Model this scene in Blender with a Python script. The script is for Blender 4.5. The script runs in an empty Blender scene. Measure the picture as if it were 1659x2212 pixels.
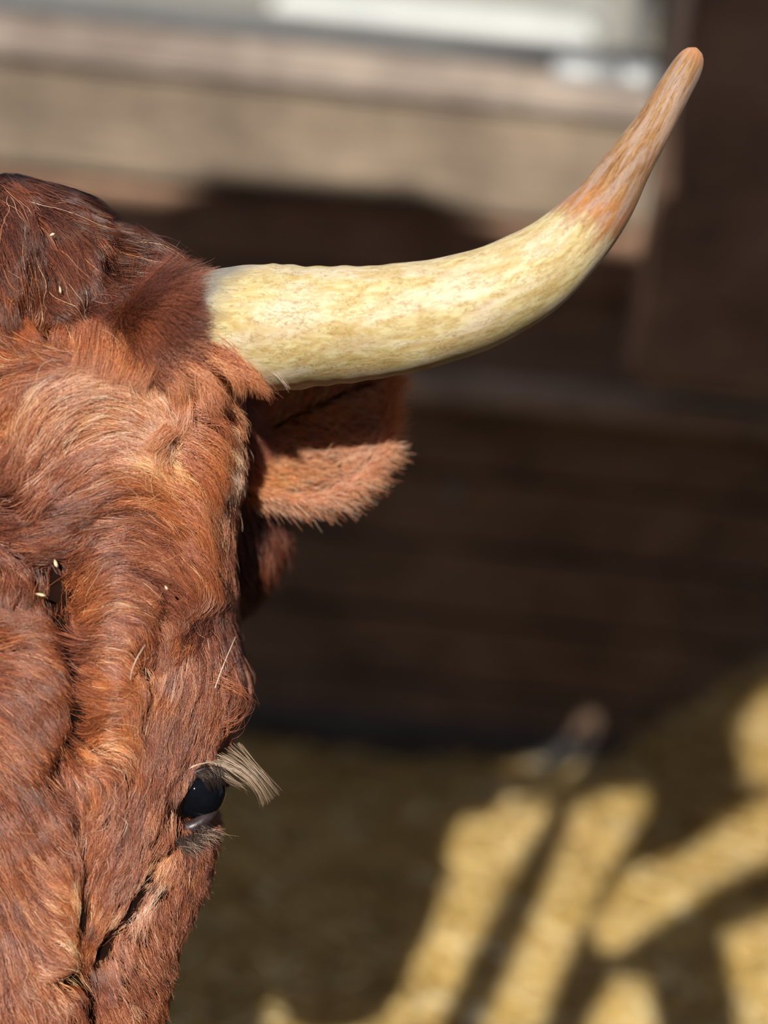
import bpy, bmesh, math, random
import numpy as np
from mathutils import Vector, Matrix, geometry

random.seed(7)
rng = np.random.default_rng(11)
sc = bpy.context.scene
C = sc.collection

# ------------------------------------------------------------------ camera, sky, sun, exposure
CAM_H, PITCH, ROLL = 1.25, math.radians(15.0), math.radians(6.0)
D0 = 0.78                                   # distance of the forehead from the lens
K = 0.36 / 1106.0                           # 50 mm lens on a 36 mm high frame
f_ = np.array([0, math.cos(PITCH), -math.sin(PITCH)])
r0 = np.array([1.0, 0, 0]); u0 = np.array([0, math.sin(PITCH), math.cos(PITCH)])
r_ = r0 * math.cos(ROLL) + u0 * math.sin(ROLL)
u_ = -r0 * math.sin(ROLL) + u0 * math.cos(ROLL)
CAM = np.array([0, 0, CAM_H])
cam = bpy.data.cameras.new('camera'); cam.sensor_fit = 'VERTICAL'; cam.sensor_height = 36; cam.lens = 50
cam.clip_start = 0.01
cam.dof.use_dof = True; cam.dof.focus_distance = D0 + 0.022; cam.dof.aperture_fstop = 50 / 23.0
co = bpy.data.objects.new('camera', cam); C.objects.link(co)
co.matrix_world = Matrix(((r_[0], u_[0], -f_[0], CAM[0]), (r_[1], u_[1], -f_[1], CAM[1]), (r_[2], u_[2], -f_[2], CAM[2]), (0, 0, 0, 1)))
sc.camera = co

SUN_A, SUN_C = 0.17, 0.62                   # sunlight travels (A, 1, -C)
SUN_E, SKY_S, EXPO = 6.0, 0.50, 0.0
sun = bpy.data.lights.new('sun', 'SUN'); sun.energy = SUN_E; sun.angle = math.radians(0.4); sun.color = (1.0, 0.93, 0.82)
so = bpy.data.objects.new('sun', sun); C.objects.link(so)
so.rotation_euler = Vector((-SUN_A, -1, SUN_C)).to_track_quat('Z', 'Y').to_euler()
w = bpy.data.worlds.new('sky'); sc.world = w; w.use_nodes = True
bgn = w.node_tree.nodes['Background']; bgn.inputs[0].default_value = (0.88, 0.90, 1.0, 1); bgn.inputs[1].default_value = SKY_S
sc.view_settings.view_transform = 'Standard'; sc.view_settings.look = 'None'
sc.view_settings.gamma = 1; sc.view_settings.use_curve_mapping = False; sc.view_settings.exposure = EXPO
sc.cycles.max_bounces = 6; sc.cycles.transmission_bounces = 4; sc.cycles.use_denoising = True

# ------------------------------------------------------------------ helpers
def ray(px, py):
    return f_ + r_ * (px - 829) * K - u_ * (py - 1106) * K
def on_y(px, py, Y):                         # where the line of sight meets the upright plane at distance Y
    d = ray(px, py); return CAM + d * (Y / d[1])
def on_z(px, py, Z):
    d = ray(px, py); return CAM + d * ((Z - CAM_H) / d[2])
def z_at(py, Y, px=829): return float(on_y(px, py, Y)[2])
def x_at(px, py, Y): return float(on_y(px, py, Y)[0])

S = K * (D0 + 0.03)                          # size of one head unit (about a quarter of a millimetre)
def HW(P):                                   # head units (x, y, depth) -> world
    P = np.asarray(P, float)
    return (CAM + np.outer((P[..., 0].ravel() - 829) * S, r_) + np.outer((1106 - P[..., 1].ravel()) * S, u_)
            + np.outer(D0 + P[..., 2].ravel() * S, f_)).reshape(P.shape)

def tag(o, label=None, cat=None, group=None, kind=None):
    if label: o['label'] = label
    if cat: o['category'] = cat
    if group: o['group'] = group
    if kind: o['kind'] = kind
    return o
def link(name, data, mat=None, parent=None):
    o = bpy.data.objects.new(name, data); C.objects.link(o)
    if mat and data is not None: data.materials.append(mat)
    if parent: o.parent = parent; o.matrix_parent_inverse = parent.matrix_world.inverted()
    return o
def mesh(name, V, F, mat=None, parent=None, smooth=False):
    me = bpy.data.meshes.new(name); me.from_pydata([tuple(v) for v in V], [], [tuple(f) for f in F]); me.update()
    if smooth: me.shade_smooth()
    return link(name, me, mat, parent)
def empty(name, loc, label=None, cat=None, group=None):
    o = bpy.data.objects.new(name, None); C.objects.link(o); o.location = loc; o.empty_display_size = .1
    bpy.context.view_layer.update()
    return tag(o, label, cat, group)
def box_obj(name, lo, hi, mat, parent=None, bevel=0.004, rot=0.0, jitter=0.0):
    bm = bmesh.new(); bmesh.ops.create_cube(bm, size=1)
    lo, hi = Vector(lo), Vector(hi); c = (lo + hi) / 2; s = hi - lo
    for v in bm.verts: v.co = Vector((v.co.x * s.x, v.co.y * s.y, v.co.z * s.z))
    if bevel: bmesh.ops.bevel(bm, geom=bm.edges[:], offset=min(bevel, min(s) * .3), segments=2, affect='EDGES')
    bmesh.ops.transform(bm, matrix=Matrix.Translation(c) @ Matrix.Rotation(rot, 4, 'Y'), verts=bm.verts)
    me = bpy.data.meshes.new(name); bm.to_mesh(me); bm.free()
    return link(name, me, mat, parent)
def tube_data(pts, rad, seg=12, cap=True):
    pts = [Vector(p) for p in pts]; V = []; F = []
    n = len(pts); prev = None
    for i, p in enumerate(pts):
        t = (pts[min(i + 1, n - 1)] - pts[max(i - 1, 0)]).normalized()
        if prev is None: a = t.orthogonal().normalized()
        else: a = (prev - t * prev.dot(t)).normalized()
        prev = a; b = t.cross(a)
        for k in range(seg):
            th = 2 * math.pi * k / seg
            V.append(p + (a * math.cos(th) + b * math.sin(th)) * rad[i])
    for i in range(n - 1):
        for k in range(seg):
            F.append((i * seg + k, i * seg + (k + 1) % seg, (i + 1) * seg + (k + 1) % seg, (i + 1) * seg + k))
    if cap: F.append(tuple(range(seg - 1, -1, -1))); F.append(tuple((n - 1) * seg + k for k in range(seg)))
    return V, F

class NT:
    def __init__(s, name, rough=.6, spec=.5):
        s.m = bpy.data.materials.new(name); s.m.use_nodes = True; s.t = s.m.node_tree; s.n = s.t.nodes; s.l = s.t.links
        s.b = s.n['Principled BSDF']; s.b.inputs['Roughness'].default_value = rough; s.b.inputs['Specular IOR Level'].default_value = spec
    def add(s, typ, **kw):
        n = s.n.new(typ)
        for k, v in kw.items():
            if k.startswith('i_'): n.inputs[k[2:].replace('_', ' ')].default_value = v
            else: setattr(n, k, v)
        return n
    def coord(s, scale=(1, 1, 1), which='Object', rot=(0, 0, 0)):
        c = s.add('ShaderNodeTexCoord'); m = s.add('ShaderNodeMapping'); m.inputs['Scale'].default_value = scale; m.inputs['Rotation'].default_value = rot
        s.l.new(c.outputs[which], m.inputs['Vector']); return m.outputs[0]
    def noise(s, vec, scale, detail=4, rough=.6, dist=0):
        n = s.add('ShaderNodeTexNoise'); n.inputs['Scale'].default_value = scale; n.inputs['Detail'].default_value = detail
        n.inputs['Roughness'].default_value = rough; n.inputs['Distortion'].default_value = dist
        if vec is not None: s.l.new(vec, n.inputs['Vector'])
        return n.outputs[0]
    def ramp(s, fac, stops):
        r = s.add('ShaderNodeValToRGB'); e = r.color_ramp.elements
        while len(e) > 1: e.remove(e[-1])
        e[0].position = stops[0][0]; e[0].color = (*stops[0][1], 1)
        for p, c in stops[1:]:
            q = e.new(p); q.color = (*c, 1)
        s.l.new(fac, r.inputs[0]); return r.outputs[0]
    def mix(s, fac, a, b, mode='MIX'):
        n = s.add('ShaderNodeMix', data_type='RGBA', blend_type=mode)
        for inp, v in ((n.inputs[0], fac), (n.inputs[6], a), (n.inputs[7], b)):
            if isinstance(v, (int, float)): inp.default_value = v
            elif isinstance(v, tuple): inp.default_value = (*v, 1)
            else: s.l.new(v, inp)
        return n.outputs[2]
    def math(s, op, a, b=None, c=None):
        n = s.add('ShaderNodeMath', operation=op)
        for i, v in enumerate((a, b, c)):
            if v is None: continue
            if isinstance(v, (int, float)): n.inputs[i].default_value = v
            else: s.l.new(v, n.inputs[i])
        return n.outputs[0]
    def color(s, c):
        if isinstance(c, tuple): s.b.inputs['Base Color'].default_value = (*c, 1)
        else: s.l.new(c, s.b.inputs['Base Color'])
    def bump(s, h, strength=.3, dist=.01):
        b = s.add('ShaderNodeBump'); b.inputs['Strength'].default_value = strength; b.inputs['Distance'].default_value = dist
        s.l.new(h, b.inputs['Height']); s.l.new(b.outputs[0], s.b.inputs['Normal'])

def wood(name, dark, mid, light, grain=(1, 6, 14), big=1.6, rough=.75, rot=(0, 0, 0)):
    m = NT(name, rough); v = m.coord(grain, rot=rot); n1 = m.noise(v, 6, 8, .65, .6); n2 = m.noise(m.coord(), big * 3, 3)
    c = m.ramp(n1, [(.25, dark), (.5, mid), (.75, light)])
    c2 = m.ramp(n2, [(.3, (.55, .5, .48)), (.7, (1.15, 1.1, 1.05))])
    m.color(m.mix(1.0, c, c2, 'MULTIPLY')); m.bump(n1, .5, .01); return m.m
M = {}
M['wood_grey'] = wood('weathered_grey_wood', (.22, .188, .168), (.34, .295, .265), (.47, .42, .385))
M['wood_tan'] = wood('weathered_tan_wood', (.14, .110, .082), (.23, .187, .143), (.34, .28, .215))
M['wood_brown'] = wood('brown_wood', (.17, .128, .096), (.28, .215, .165), (.39, .31, .24))
M['wood_dark'] = wood('dark_wood', (.17, .112, .080), (.30, .205, .150), (.42, .295, .22))
M['wood_pillar'] = wood('pillar_wood', (.20, .12, .08), (.34, .215, .15), (.48, .32, .23))
M['wood_ledge'] = wood('ledge_wood', (.32, .25, .215), (.52, .42, .36), (.66, .55, .47))

def metal(name, col, rough, metallic=1.0):
    m = NT(name, rough); m.b.inputs['Metallic'].default_value = metallic
    n = m.noise(m.coord(), 30, 4); m.color(m.ramp(n, [(.3, tuple(c * .75 for c in col)), (.7, col)])); m.bump(n, .1, .002); return m.m
M['galv'] = metal('galvanised_steel', (.115, .118, .125), .65, .1)
M['bright_spot'] = metal('glint_zinc', (.40, .42, .44), .5, .3)

# ------------------------------------------------------------------ the barn
WY = 2.8
def floor_mat():
    m = NT('straw_floor', .9); n = m.noise(m.coord((1, 1, 1)), 9, 8, .7, 1.2); n2 = m.noise(m.coord(), 60, 5)
    c = m.ramp(n, [(.3, (.10, .075, .035)), (.55, (.22, .165, .075)), (.8, (.36, .28, .13))])
    m.color(m.mix(.4, c, m.ramp(n2, [(.35, (.08, .06, .03)), (.65, (.5, .4, .2))]))); m.bump(n2, .8, .02); return m.m
def grid(name, x0, x1, y0, y1, nx, ny, zf, mat):
    V = []; F = []
    for j in range(ny + 1):
        for i in range(nx + 1):
            x = x0 + (x1 - x0) * i / nx; y = y0 + (y1 - y0) * j / ny; V.append((x, y, zf(x, y)))
    for j in range(ny):
        for i in range(nx):
            a = j * (nx + 1) + i; F.append((a, a + 1, a + nx + 2, a + nx + 1))
    return mesh(name, V, F, mat, smooth=True)
def hash2(x, y): return math.sin(x * 7.1 + 1.3 * math.sin(y * 5.3)) * math.sin(y * 6.3 + 1.1 * math.sin(x * 4.7))
PILE = (x_at(1740, 1600, 2.6), 2.62)
def ground_z(x, y):
    z = -0.02 + .012 * hash2(x, y)
    d2 = ((x - PILE[0]) / .22) ** 2 + ((y - PILE[1]) / .28) ** 2
    return z + .30 * math.exp(-d2)
fl = tag(grid('floor', -3.2, 3.0, -1.2, 9.5, 124, 190, lambda x, y: ground_z(x, y) if y < WY + .3 else -.03, floor_mat()), kind='structure')

def ledge_z(py): return z_at(py, WY)
# lower wall of dark stained boards, its boards drawn by shallow grooves
def lower_wall():
    V, F = [], []; n = 5; z0, z1 = -.02, z_at(845, WY); h = (z1 - z0) / n
    for i in range(n):
        a, b = z0 + i * h + .004, z0 + (i + 1) * h - .004
        k = len(V); y = WY + .006 * (i % 2)
        for (yy, zz) in ((y, a + .004), (y, b - .004), (y + .012, b), (y + .035, b), (y + .035, a), (y + .012, a)):
            V += [(-3.2, yy, zz), (3.0, yy, zz)]
        for q in range(6):
            a0, b0 = k + 2 * q, k + 2 * ((q + 1) % 6); F.append((a0, a0 + 1, b0 + 1, b0))
        F.append(tuple(k + 2 * q for q in range(6))); F.append(tuple(k + 1 + 2 * q for q in range(5, -1, -1)))
    k = len(V); y = WY + .036
    V += [(-3.2, y, z0), (3.0, y, z0), (3.0, y, z1), (-3.2, y, z1), (-3.2, y + .03, z0), (3.0, y + .03, z0), (3.0, y + .03, z1), (-3.2, y + .03, z1)]
    F += [(k, k + 1, k + 2, k + 3), (k + 7, k + 6, k + 5, k + 4), (k, k + 4, k + 5, k + 1), (k + 3, k + 2, k + 6, k + 7), (k, k + 3, k + 7, k + 4), (k + 1, k + 5, k + 6, k + 2)]
    return tag(mesh('wall_back', V, F, M['wood_dark']), kind='structure')
wall_back = lower_wall()
m = NT('kerb_concrete', .85); n = m.noise(m.coord(), 14, 6); m.color(m.ramp(n, [(.3, (.055, .05, .05)), (.7, (.12, .11, .112))])); m.bump(n, .4, .01)
kz = z_at(1560, WY - .05)
tag(box_obj('trim_1', (-3.2, WY - .07, -.03), (3.0, WY - .002, kz), m.m, bevel=.012), kind='structure')

# upper fence: ledge plank, boards, posts
zl0, zl1 = z_at(845, WY), z_at(735, WY)
fence = empty('wooden_fence', (0, WY, 0), 'weathered plank fence above the dark lower wall, behind the horn', 'fence')
PX0 = x_at(1474, 60, WY - .15)
box_obj('ledge_plank', (-3.2, WY - .09, zl0), (3.0, WY + .06, zl1 - .055), M['wood_ledge'], fence, .01)
box_obj('board', (-3.2, WY + .02, zl1 - .05), (3.0, WY + .05, z_at(585, WY)), M['wood_dark'], fence, .006)
box_obj('board', (-3.2, WY + .0, z_at(595, WY)), (3.0, WY + .03, z_at(415, WY)), M['wood_pillar'], fence, .006)
box_obj('board', (-3.2, WY - .03, z_at(440, WY)), (PX0 - .012, WY + .0, z_at(211, WY)), M['wood_tan'], fence, .012)
box_obj('board', (-3.2, WY - .055, z_at(214, WY)), (PX0 - .012, WY - .02, z_at(120, WY)), M['wood_grey'], fence, .014)
po = box_obj('post', (-1.9, WY - .0, zl1 - .05), (-1.78, WY + .07, z_at(160, WY)), M['wood_brown'], fence, .01)

# wide dark upright at the right
px0 = x_at(1474, 60, WY - .15)
pl = tag(box_obj('timber_pillar', (px0, WY - .22, zl1 - .01), (px0 + .42, WY - .02, 4.2), M['wood_pillar'], None, .02), 'broad dark brown timber pillar beside the horn tip', 'pillar')

# galvanised rail along the fence top
rail = empty('metal_rail', (0, WY, z_at(95, WY)), 'grey galvanised rail running along the top of the fence', 'rail')
V, F = tube_data([(x, WY + .08, z_at(96, WY + .08)) for x in (-3.2, -1, 0, .5, x_at(1385, 150, WY))], [.038] * 5, 20)
mesh('pipe', V, F, M['galv'], rail, True)
for px, hw_ in ((1258, .055), (1374, .032)):
    x = x_at(px, 150, WY); zc = z_at(122, WY); yc = WY - .028
    V, F = tube_data([(x - hw_ - .003, yc, zc), (x - hw_, yc, zc), (x + hw_, yc, zc), (x + hw_ + .003, yc, zc)], [.026, .031, .031, .026], 20)
    mesh('rail_glint', V, F, M['bright_spot'], fence, True)  # added sleeves standing in for bright glints on the rail
# pale uprights where the gap meets the pillar
m = NT('pale_paint', .6); n = m.noise(m.coord(), 8, 4); m.color(m.ramp(n, [(.3, (.24, .215, .17)), (.7, (.36, .33, .27))])); M['pale'] = m.m
px1 = x_at(1418, 40, WY + .1)
tag(box_obj('gate_post', (px1, WY + .14, -.03), (px1 + .075, WY + .22, 1.8), M['pale'], None, .01), 'pale beige upright post between the fence top and dark pillar', 'post')

px2 = x_at(1372, 40, WY + .3)
tag(box_obj('gate_post', (px2, WY + .26, -.03), (px2 + .03, WY + .32, 1.8), M['galv'], None, .008), 'thin bluish-grey upright post beside the end of the white trough', 'post')

# added studs standing in for blurred bright spots on wall and kerb
def bright_spot(px, py, y, r, label, grp):
    p = on_y(px, py, y)
    e = empty('spot_stud', tuple(p), label, 'bright_spot', grp)
    V, F = tube_data([(p[0], y + .02, p[2]), (p[0], y, p[2])], [r * 1.5] * 2, 20); mesh('spot_disc', V, F, M['bright_spot'], e)
    V, F = tube_data([(p[0], y + .004, p[2]), (p[0], y - .012, p[2]), (p[0], y - .016, p[2])], [r, r, r * .8], 6); mesh('spot_hexagon', V, F, M['bright_spot'], e)
bright_spot(978, 1066, WY - .003, .010, 'added pale stud for a blurred bright spot on the dark wall, right of the ear', None)
bright_spot(1228, 1630, WY - .073, .009, 'added pale stud for a blurred bright spot low on the kerb above the sunlit straw', None)
bright_spot(1488, 1668, WY - .073, .008, 'added pale stud for a blurred bright spot on the kerb near the straw heap', None)

# outdoors beyond the fence
m = NT('yard_ground', .9); n = m.noise(m.coord(), 2, 6); m.color(m.ramp(n, [(.3, (.30, .28, .24)), (.7, (.45, .43, .38))])); M['yard'] = m.m
m = NT('far_wall_render', .9); n = m.noise(m.coord(), .8, 5); m.color(m.ramp(n, [(.3, (.17, .17, .155)), (.7, (.25, .245, .22))])); M['far'] = m.m
tag(box_obj('wall_yard', (-8, 9.3, -.1), (8, 9.6, 3.0), M['far'], None, .02), kind='structure')
m = NT('white_sheet', .45); n = m.noise(m.coord(), 3, 3); m.color(m.ramp(n, [(.3, (.50, .53, .53)), (.7, (.60, .62, .61))])); M['white'] = m.m
T = 8.4
tr = empty('white_trough', (x_at(900, 60, T), T, 0), 'bright white long trough seen through the gap above the rail', 'trough')
xa, xb = x_at(585, 0, T), x_at(1290, 60, T)
zt, zb = z_at(-25, T), z_at(72, T)
box_obj('panel', (xa, T, zb - .35), (xb, T + .5, zt), M['white'], tr, .05)
box_obj('rim', (xa - .03, T - .05, zt - .05), (xb + .03, T + .55, zt), M['white'], tr, .02)
for x in (xa + .3, xb - .3):
    box_obj('leg', (x - .05, T + .1, -.04), (x + .05, T + .4, zb - .34), M['galv'], tr, .01)

# roof, side wall and an added front screen, its holes cut to shape the sunlight: behind the photographer, they shade the barn
roof_m = M['wood_dark']
tag(box_obj('ceiling', (-3.4, -1.6, 4.8), (3.2, 1.0, 4.88), roof_m, None, .0), kind='structure')
tag(box_obj('wall_right', (3.0, -1.05, -.05), (3.08, 1.2, 4.8), roof_m, None, .0), kind='structure')
FY = -1.0
def to_front(p):                              # along the sunlight back to the front screen
    t = p[1] - FY; return (p[0] - SUN_A * t, p[2] + SUN_C * t)
lit = [
 [(560, 2260), (640, 2060), (680, 2050), (695, 2080), (620, 2260)],
 [(640, 2260), (700, 2100), (760, 2070), (800, 2110), (760, 2260)],
 [(800, 2260), (870, 2060), (950, 1930), (1060, 1810), (1130, 1750), (1180, 1735), (1190, 1750), (1130, 1850), (1055, 1990), (930, 2260)],
 [(1022, 2260), (1128, 2030), (1195, 1880), (1240, 1745), (1320, 1715), (1385, 1720), (1390, 1760), (1330, 1860), (1235, 2050), (1150, 2260)],
 [(1300, 2060), (1272, 2000), (1345, 1880), (1480, 1840), (1560, 1780), (1660, 1725), (1760, 1700), (1760, 1820), (1560, 1910), (1400, 2010), (1335, 2060)],
 [(1240, 2260), (1325, 2100), (1395, 2110), (1420, 2260)],
 [(1560, 2010), (1760, 1930), (1760, 2260), (1600, 2260)],
]
polys = [[to_front(on_z(x, y, 0.0)) for x, y in P] for P in lit]
polys.append([to_front(on_y(x, y, 2.45)) for x, y in [(1610, 1700), (1615, 1520), (1700, 1440), (1900, 1440), (1900, 1700)]])
win = [(-300, 330), (60, 335), (250, 425), (430, 515), (800, 540), (1000, 502), (1180, 408), (1270, 325), (1335, 250), (1408, 125), (1465, 62), (1538, 72), (1550, 150), (1478, 330), (1410, 490), (1345, 620), (1220, 735), (1050, 835), (960, 890), (900, 950), (880, 1080), (820, 1180), (700, 1350), (620, 1480), (680, 1800), (540, 2000), (440, 2300), (400, 3200), (-230, 3200), (-230, 1900), (-300, 1500)]
polys.append([to_front(HW(np.array([x, y, 70.0]))) for x, y in win])
polys.append([to_front(on_y(x, y, WY)) for x, y in [(-900, 330), (360, 440), (470, 405), (900, 430), (1100, 510), (1425, 560), (1425, -250), (-900, -400)]])
def inside(p, P):
    c = False; j = len(P) - 1
    for i in range(len(P)):
        if (P[i][1] > p[1]) != (P[j][1] > p[1]) and p[0] < (P[j][0] - P[i][0]) * (p[1] - P[i][1]) / (P[j][1] - P[i][1]) + P[i][0]: c = not c
        j = i
    return c
def front_gobo():
    vs = [(-3.4, 0), (3.2, 0), (3.2, 4.8), (-3.4, 4.8)]; es = [(0, 1), (1, 2), (2, 3), (3, 0)]
    for P in polys:
        k = len(vs); vs += P; es += [(k + i, k + (i + 1) % len(P)) for i in range(len(P))]
    ov, oe, of, *_ = geometry.delaunay_2d_cdt([Vector(v) for v in vs], es, [], 1, 1e-6)
    keep = []
    for f in of:
        c = (sum(ov[i][0] for i in f) / len(f), sum(ov[i][1] for i in f) / len(f))
        if not any(inside(c, P) for P in polys): keep.append(f)
    o = mesh('wall_gobo', [(v[0], FY, v[1]) for v in ov], keep, M['wood_brown'])  # unseen screen added to shape the sun, holes traced from the lit patches
    mod = o.modifiers.new('thick', 'SOLIDIFY'); mod.thickness = .02; mod.offset = 0
    return tag(o, kind='structure')
front_gobo()

# straw bedding: thousands of stalks lying on the floor
def straw(name, n, sampler, mat, lmin=.05, lmax=.17, rad=.0018):
    x, y = sampler(n); L = rng.uniform(lmin, lmax, n); az = rng.uniform(0, 2 * np.pi, n); ti = rng.normal(0, .16, n)
    z = np.array([ground_z(a, b) for a, b in zip(x, y)]) + np.abs(rng.normal(0, .014, n)) + .004
    d = np.stack([np.cos(az) * np.cos(ti), np.sin(az) * np.cos(ti), np.sin(ti)], 1)
    nrm = np.stack([-np.sin(az), np.cos(az), np.zeros(n)], 1); up = np.cross(d, nrm)
    rr = rad * rng.uniform(.6, 1.6, n); big = rng.random(n) < .025; rr = np.where(big, rr * 3.2, rr); L = np.where(big, L * .35, L)
    c = np.stack([x, y, z], 1); bend = rng.normal(0, .008, n)
    V = np.zeros((n, 9, 3))
    for i, t in enumerate((-.5, 0, .5)):
        p = c + d * (L * t)[:, None] + nrm * (bend * (1 - abs(t) * 2))[:, None]
        for k in range(3):
            th = 2 * math.pi * k / 3
            V[:, i * 3 + k] = p + (nrm * math.cos(th) + up * math.sin(th)) * rr[:, None]
    V[:, :, 2] = np.maximum(V[:, :, 2], -.02)
    base = np.arange(n)[:, None, None] * 9
    q = []
    for i in range(2):
        for k in range(3): q.append((i * 3 + k, i * 3 + (k + 1) % 3, i * 3 + 3 + (k + 1) % 3, i * 3 + 3 + k))
    Fq = (base + np.array(q)[None]).reshape(-1, 4)
    me = bpy.data.meshes.new(name); me.vertices.add(n * 9); me.vertices.foreach_set('co', V.ravel())
    nf = len(Fq); me.loops.add(nf * 4); me.loops.foreach_set('vertex_index', Fq.ravel().astype(np.int32))
    me.polygons.add(nf); me.polygons.foreach_set('loop_start', np.arange(nf, dtype=np.int32) * 4)
    me.update(calc_edges=True)
    at = me.attributes.new('tone', 'FLOAT', 'POINT'); at.data.foreach_set('value', np.repeat(np.where(big, 1.0, rng.random(n) ** 1.3), 9).astype(np.float32))
    me.shade_smooth()
    return link(name, me, mat)
m = NT('straw_stalk', .28, .8); a = m.add('ShaderNodeAttribute', attribute_name='tone')
m.color(m.ramp(a.outputs['Fac'], [(0, (.30, .18, .05)), (.35, (.66, .45, .14)), (.75, (.86, .64, .25)), (1, (.95, .84, .54))])); M['straw'] = m.m
def samp_floor(n):
    k = n - 17000; return np.concatenate([rng.uniform(-.75, 1.15, 17000), rng.uniform(-.75, 2.9, k)]), np.concatenate([rng.uniform(1.45, WY - .08, 17000), rng.uniform(.2, WY - .08, k)])
def samp_pile(n):
    r = np.abs(rng.normal(0, 1, n)); t = rng.uniform(0, 2 * np.pi, n)
    return PILE[0] + .2 * r * np.cos(t), np.minimum(PILE[1] + .22 * r * np.sin(t), WY - .09)
def samp_all(n):
    a, b = samp_floor(n - 3500), samp_pile(3500); return np.concatenate([a[0], b[0]]), np.concatenate([a[1], b[1]])
tag(straw('straw_bedding', 30500, samp_all, M['straw']), 'loose golden straw bedding striped with sun in front of the wall', 'straw', kind='stuff')
# ------------------------------------------------------------------ the cow: shape of the head
def tab(pairs):
    a = np.array(pairs, float); return a[:, 0], a[:, 1]
E_Y, E_V = tab([(352, 4), (360, 34), (372, 75), (388, 115), (420, 160), (452, 205), (478, 258), (500, 315), (545, 375), (590, 425), (620, 452), (700, 478), (800, 485), (860, 478), (900, 472), (1060, 470), (1200, 462),
    (1330, 478), (1400, 488), (1450, 498), (1500, 505), (1560, 498), (1620, 478), (1680, 445), (1740, 432), (1790, 440), (1850, 438), (1930, 420), (2000, 384), (2080, 352), (2150, 334), (2212, 326), (2330, 296), (2400, 262), (2450, 200), (2480, 120), (2492, 20)])
T_Y, T_V = tab([(352, 5), (372, 60), (420, 120), (500, 180), (600, 220), (800, 250), (1000, 260), (1700, 260), (2212, 230), (2380, 205), (2460, 120), (2492, 10)])
W_Y, W_V = tab([(352, 190), (420, 130), (500, 90), (600, 62), (700, 40), (850, 6), (1000, -8), (1300, 0), (1700, 12), (2212, 10), (2390, 10), (2492, 180)])
def fE(y): return np.interp(y, E_Y, E_V)
def fT(y): return np.interp(y, T_Y, T_V)
def fW(y): return np.interp(y, W_Y, W_V)
NEXP = 2.7
def seg_d(x, y, pts):
    """distance to a polyline and the parameter along it"""
    best = np.full(x.shape, 1e9); par = np.zeros(x.shape); n = len(pts) - 1
    for i in range(n):
        ax, ay = pts[i]; bx, by = pts[i + 1]; dx, dy = bx - ax, by - ay
        t = np.clip(((x - ax) * dx + (y - ay) * dy) / (dx * dx + dy * dy), 0, 1)
        d = np.hypot(x - ax - t * dx, y - ay - t * dy); mm = d < best
        best = np.where(mm, d, best); par = np.where(mm, (i + t) / n, par)
    return best, par
# rolls and locks of hair: (centre line, half width, height); creases: (line, half width, depth)
ROLLS = [
 ([(20, 1010), (60, 930), (150, 850), (250, 835), (340, 880), (420, 960), (440, 1010)], 95, 34),
 ([(120, 1130), (190, 1050), (300, 1010), (390, 1060), (430, 1150), (450, 1240)], 80, 22),
 ([(230, 1190), (330, 1170), (400, 1260)], 60, 14),
 ([(265, 1290), (255, 1400), (240, 1500), (225, 1600), (200, 1720), (240, 1820)], 78, 30),
 ([(20, 1330), (60, 1420), (90, 1500), (90, 1600)], 105, 30),
 ([(0, 1680), (60, 1760), (110, 1880), (130, 1990), (110, 2120)], 110, 30),
 ([(330, 1650), (300, 1760), (262, 1860), (225, 1950)], 60, 24),
 ([(430, 1450), (420, 1540), (400, 1620)], 90, 16),
 ([(120, 790), (180, 760), (250, 745), (330, 745)], 52, 22),
 ([(400, 800), (450, 780), (500, 800)], 58, 30),
 ([(370, 830), (400, 880), (400, 940)], 34, 22),
 ([(460, 930), (455, 990)], 55, 34),
 ([(120, 700), (170, 690)], 38, 22),
 ([(20, 760), (60, 790)], 55, 18),
 ([(290, 640), (380, 620), (450, 660), (470, 720)], 62, 26),
 ([(30, 420), (40, 560), (20, 660)], 62, 22),
 ([(120, 430), (180, 520), (190, 620)], 62, 20),
 ([(270, 500), (350, 560), (420, 600)], 50, 20),
 ([(400, 1850), (370, 1950), (300, 2080), (280, 2212)], 78, 26),
 ([(500, 1480), (510, 1520)], 30, 14), ([(424, 1640), (384, 1692), (356, 1755), (346, 1800)], 28, 26),
 ([(480, 1640), (500, 1620)], 26, 18),
]
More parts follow.
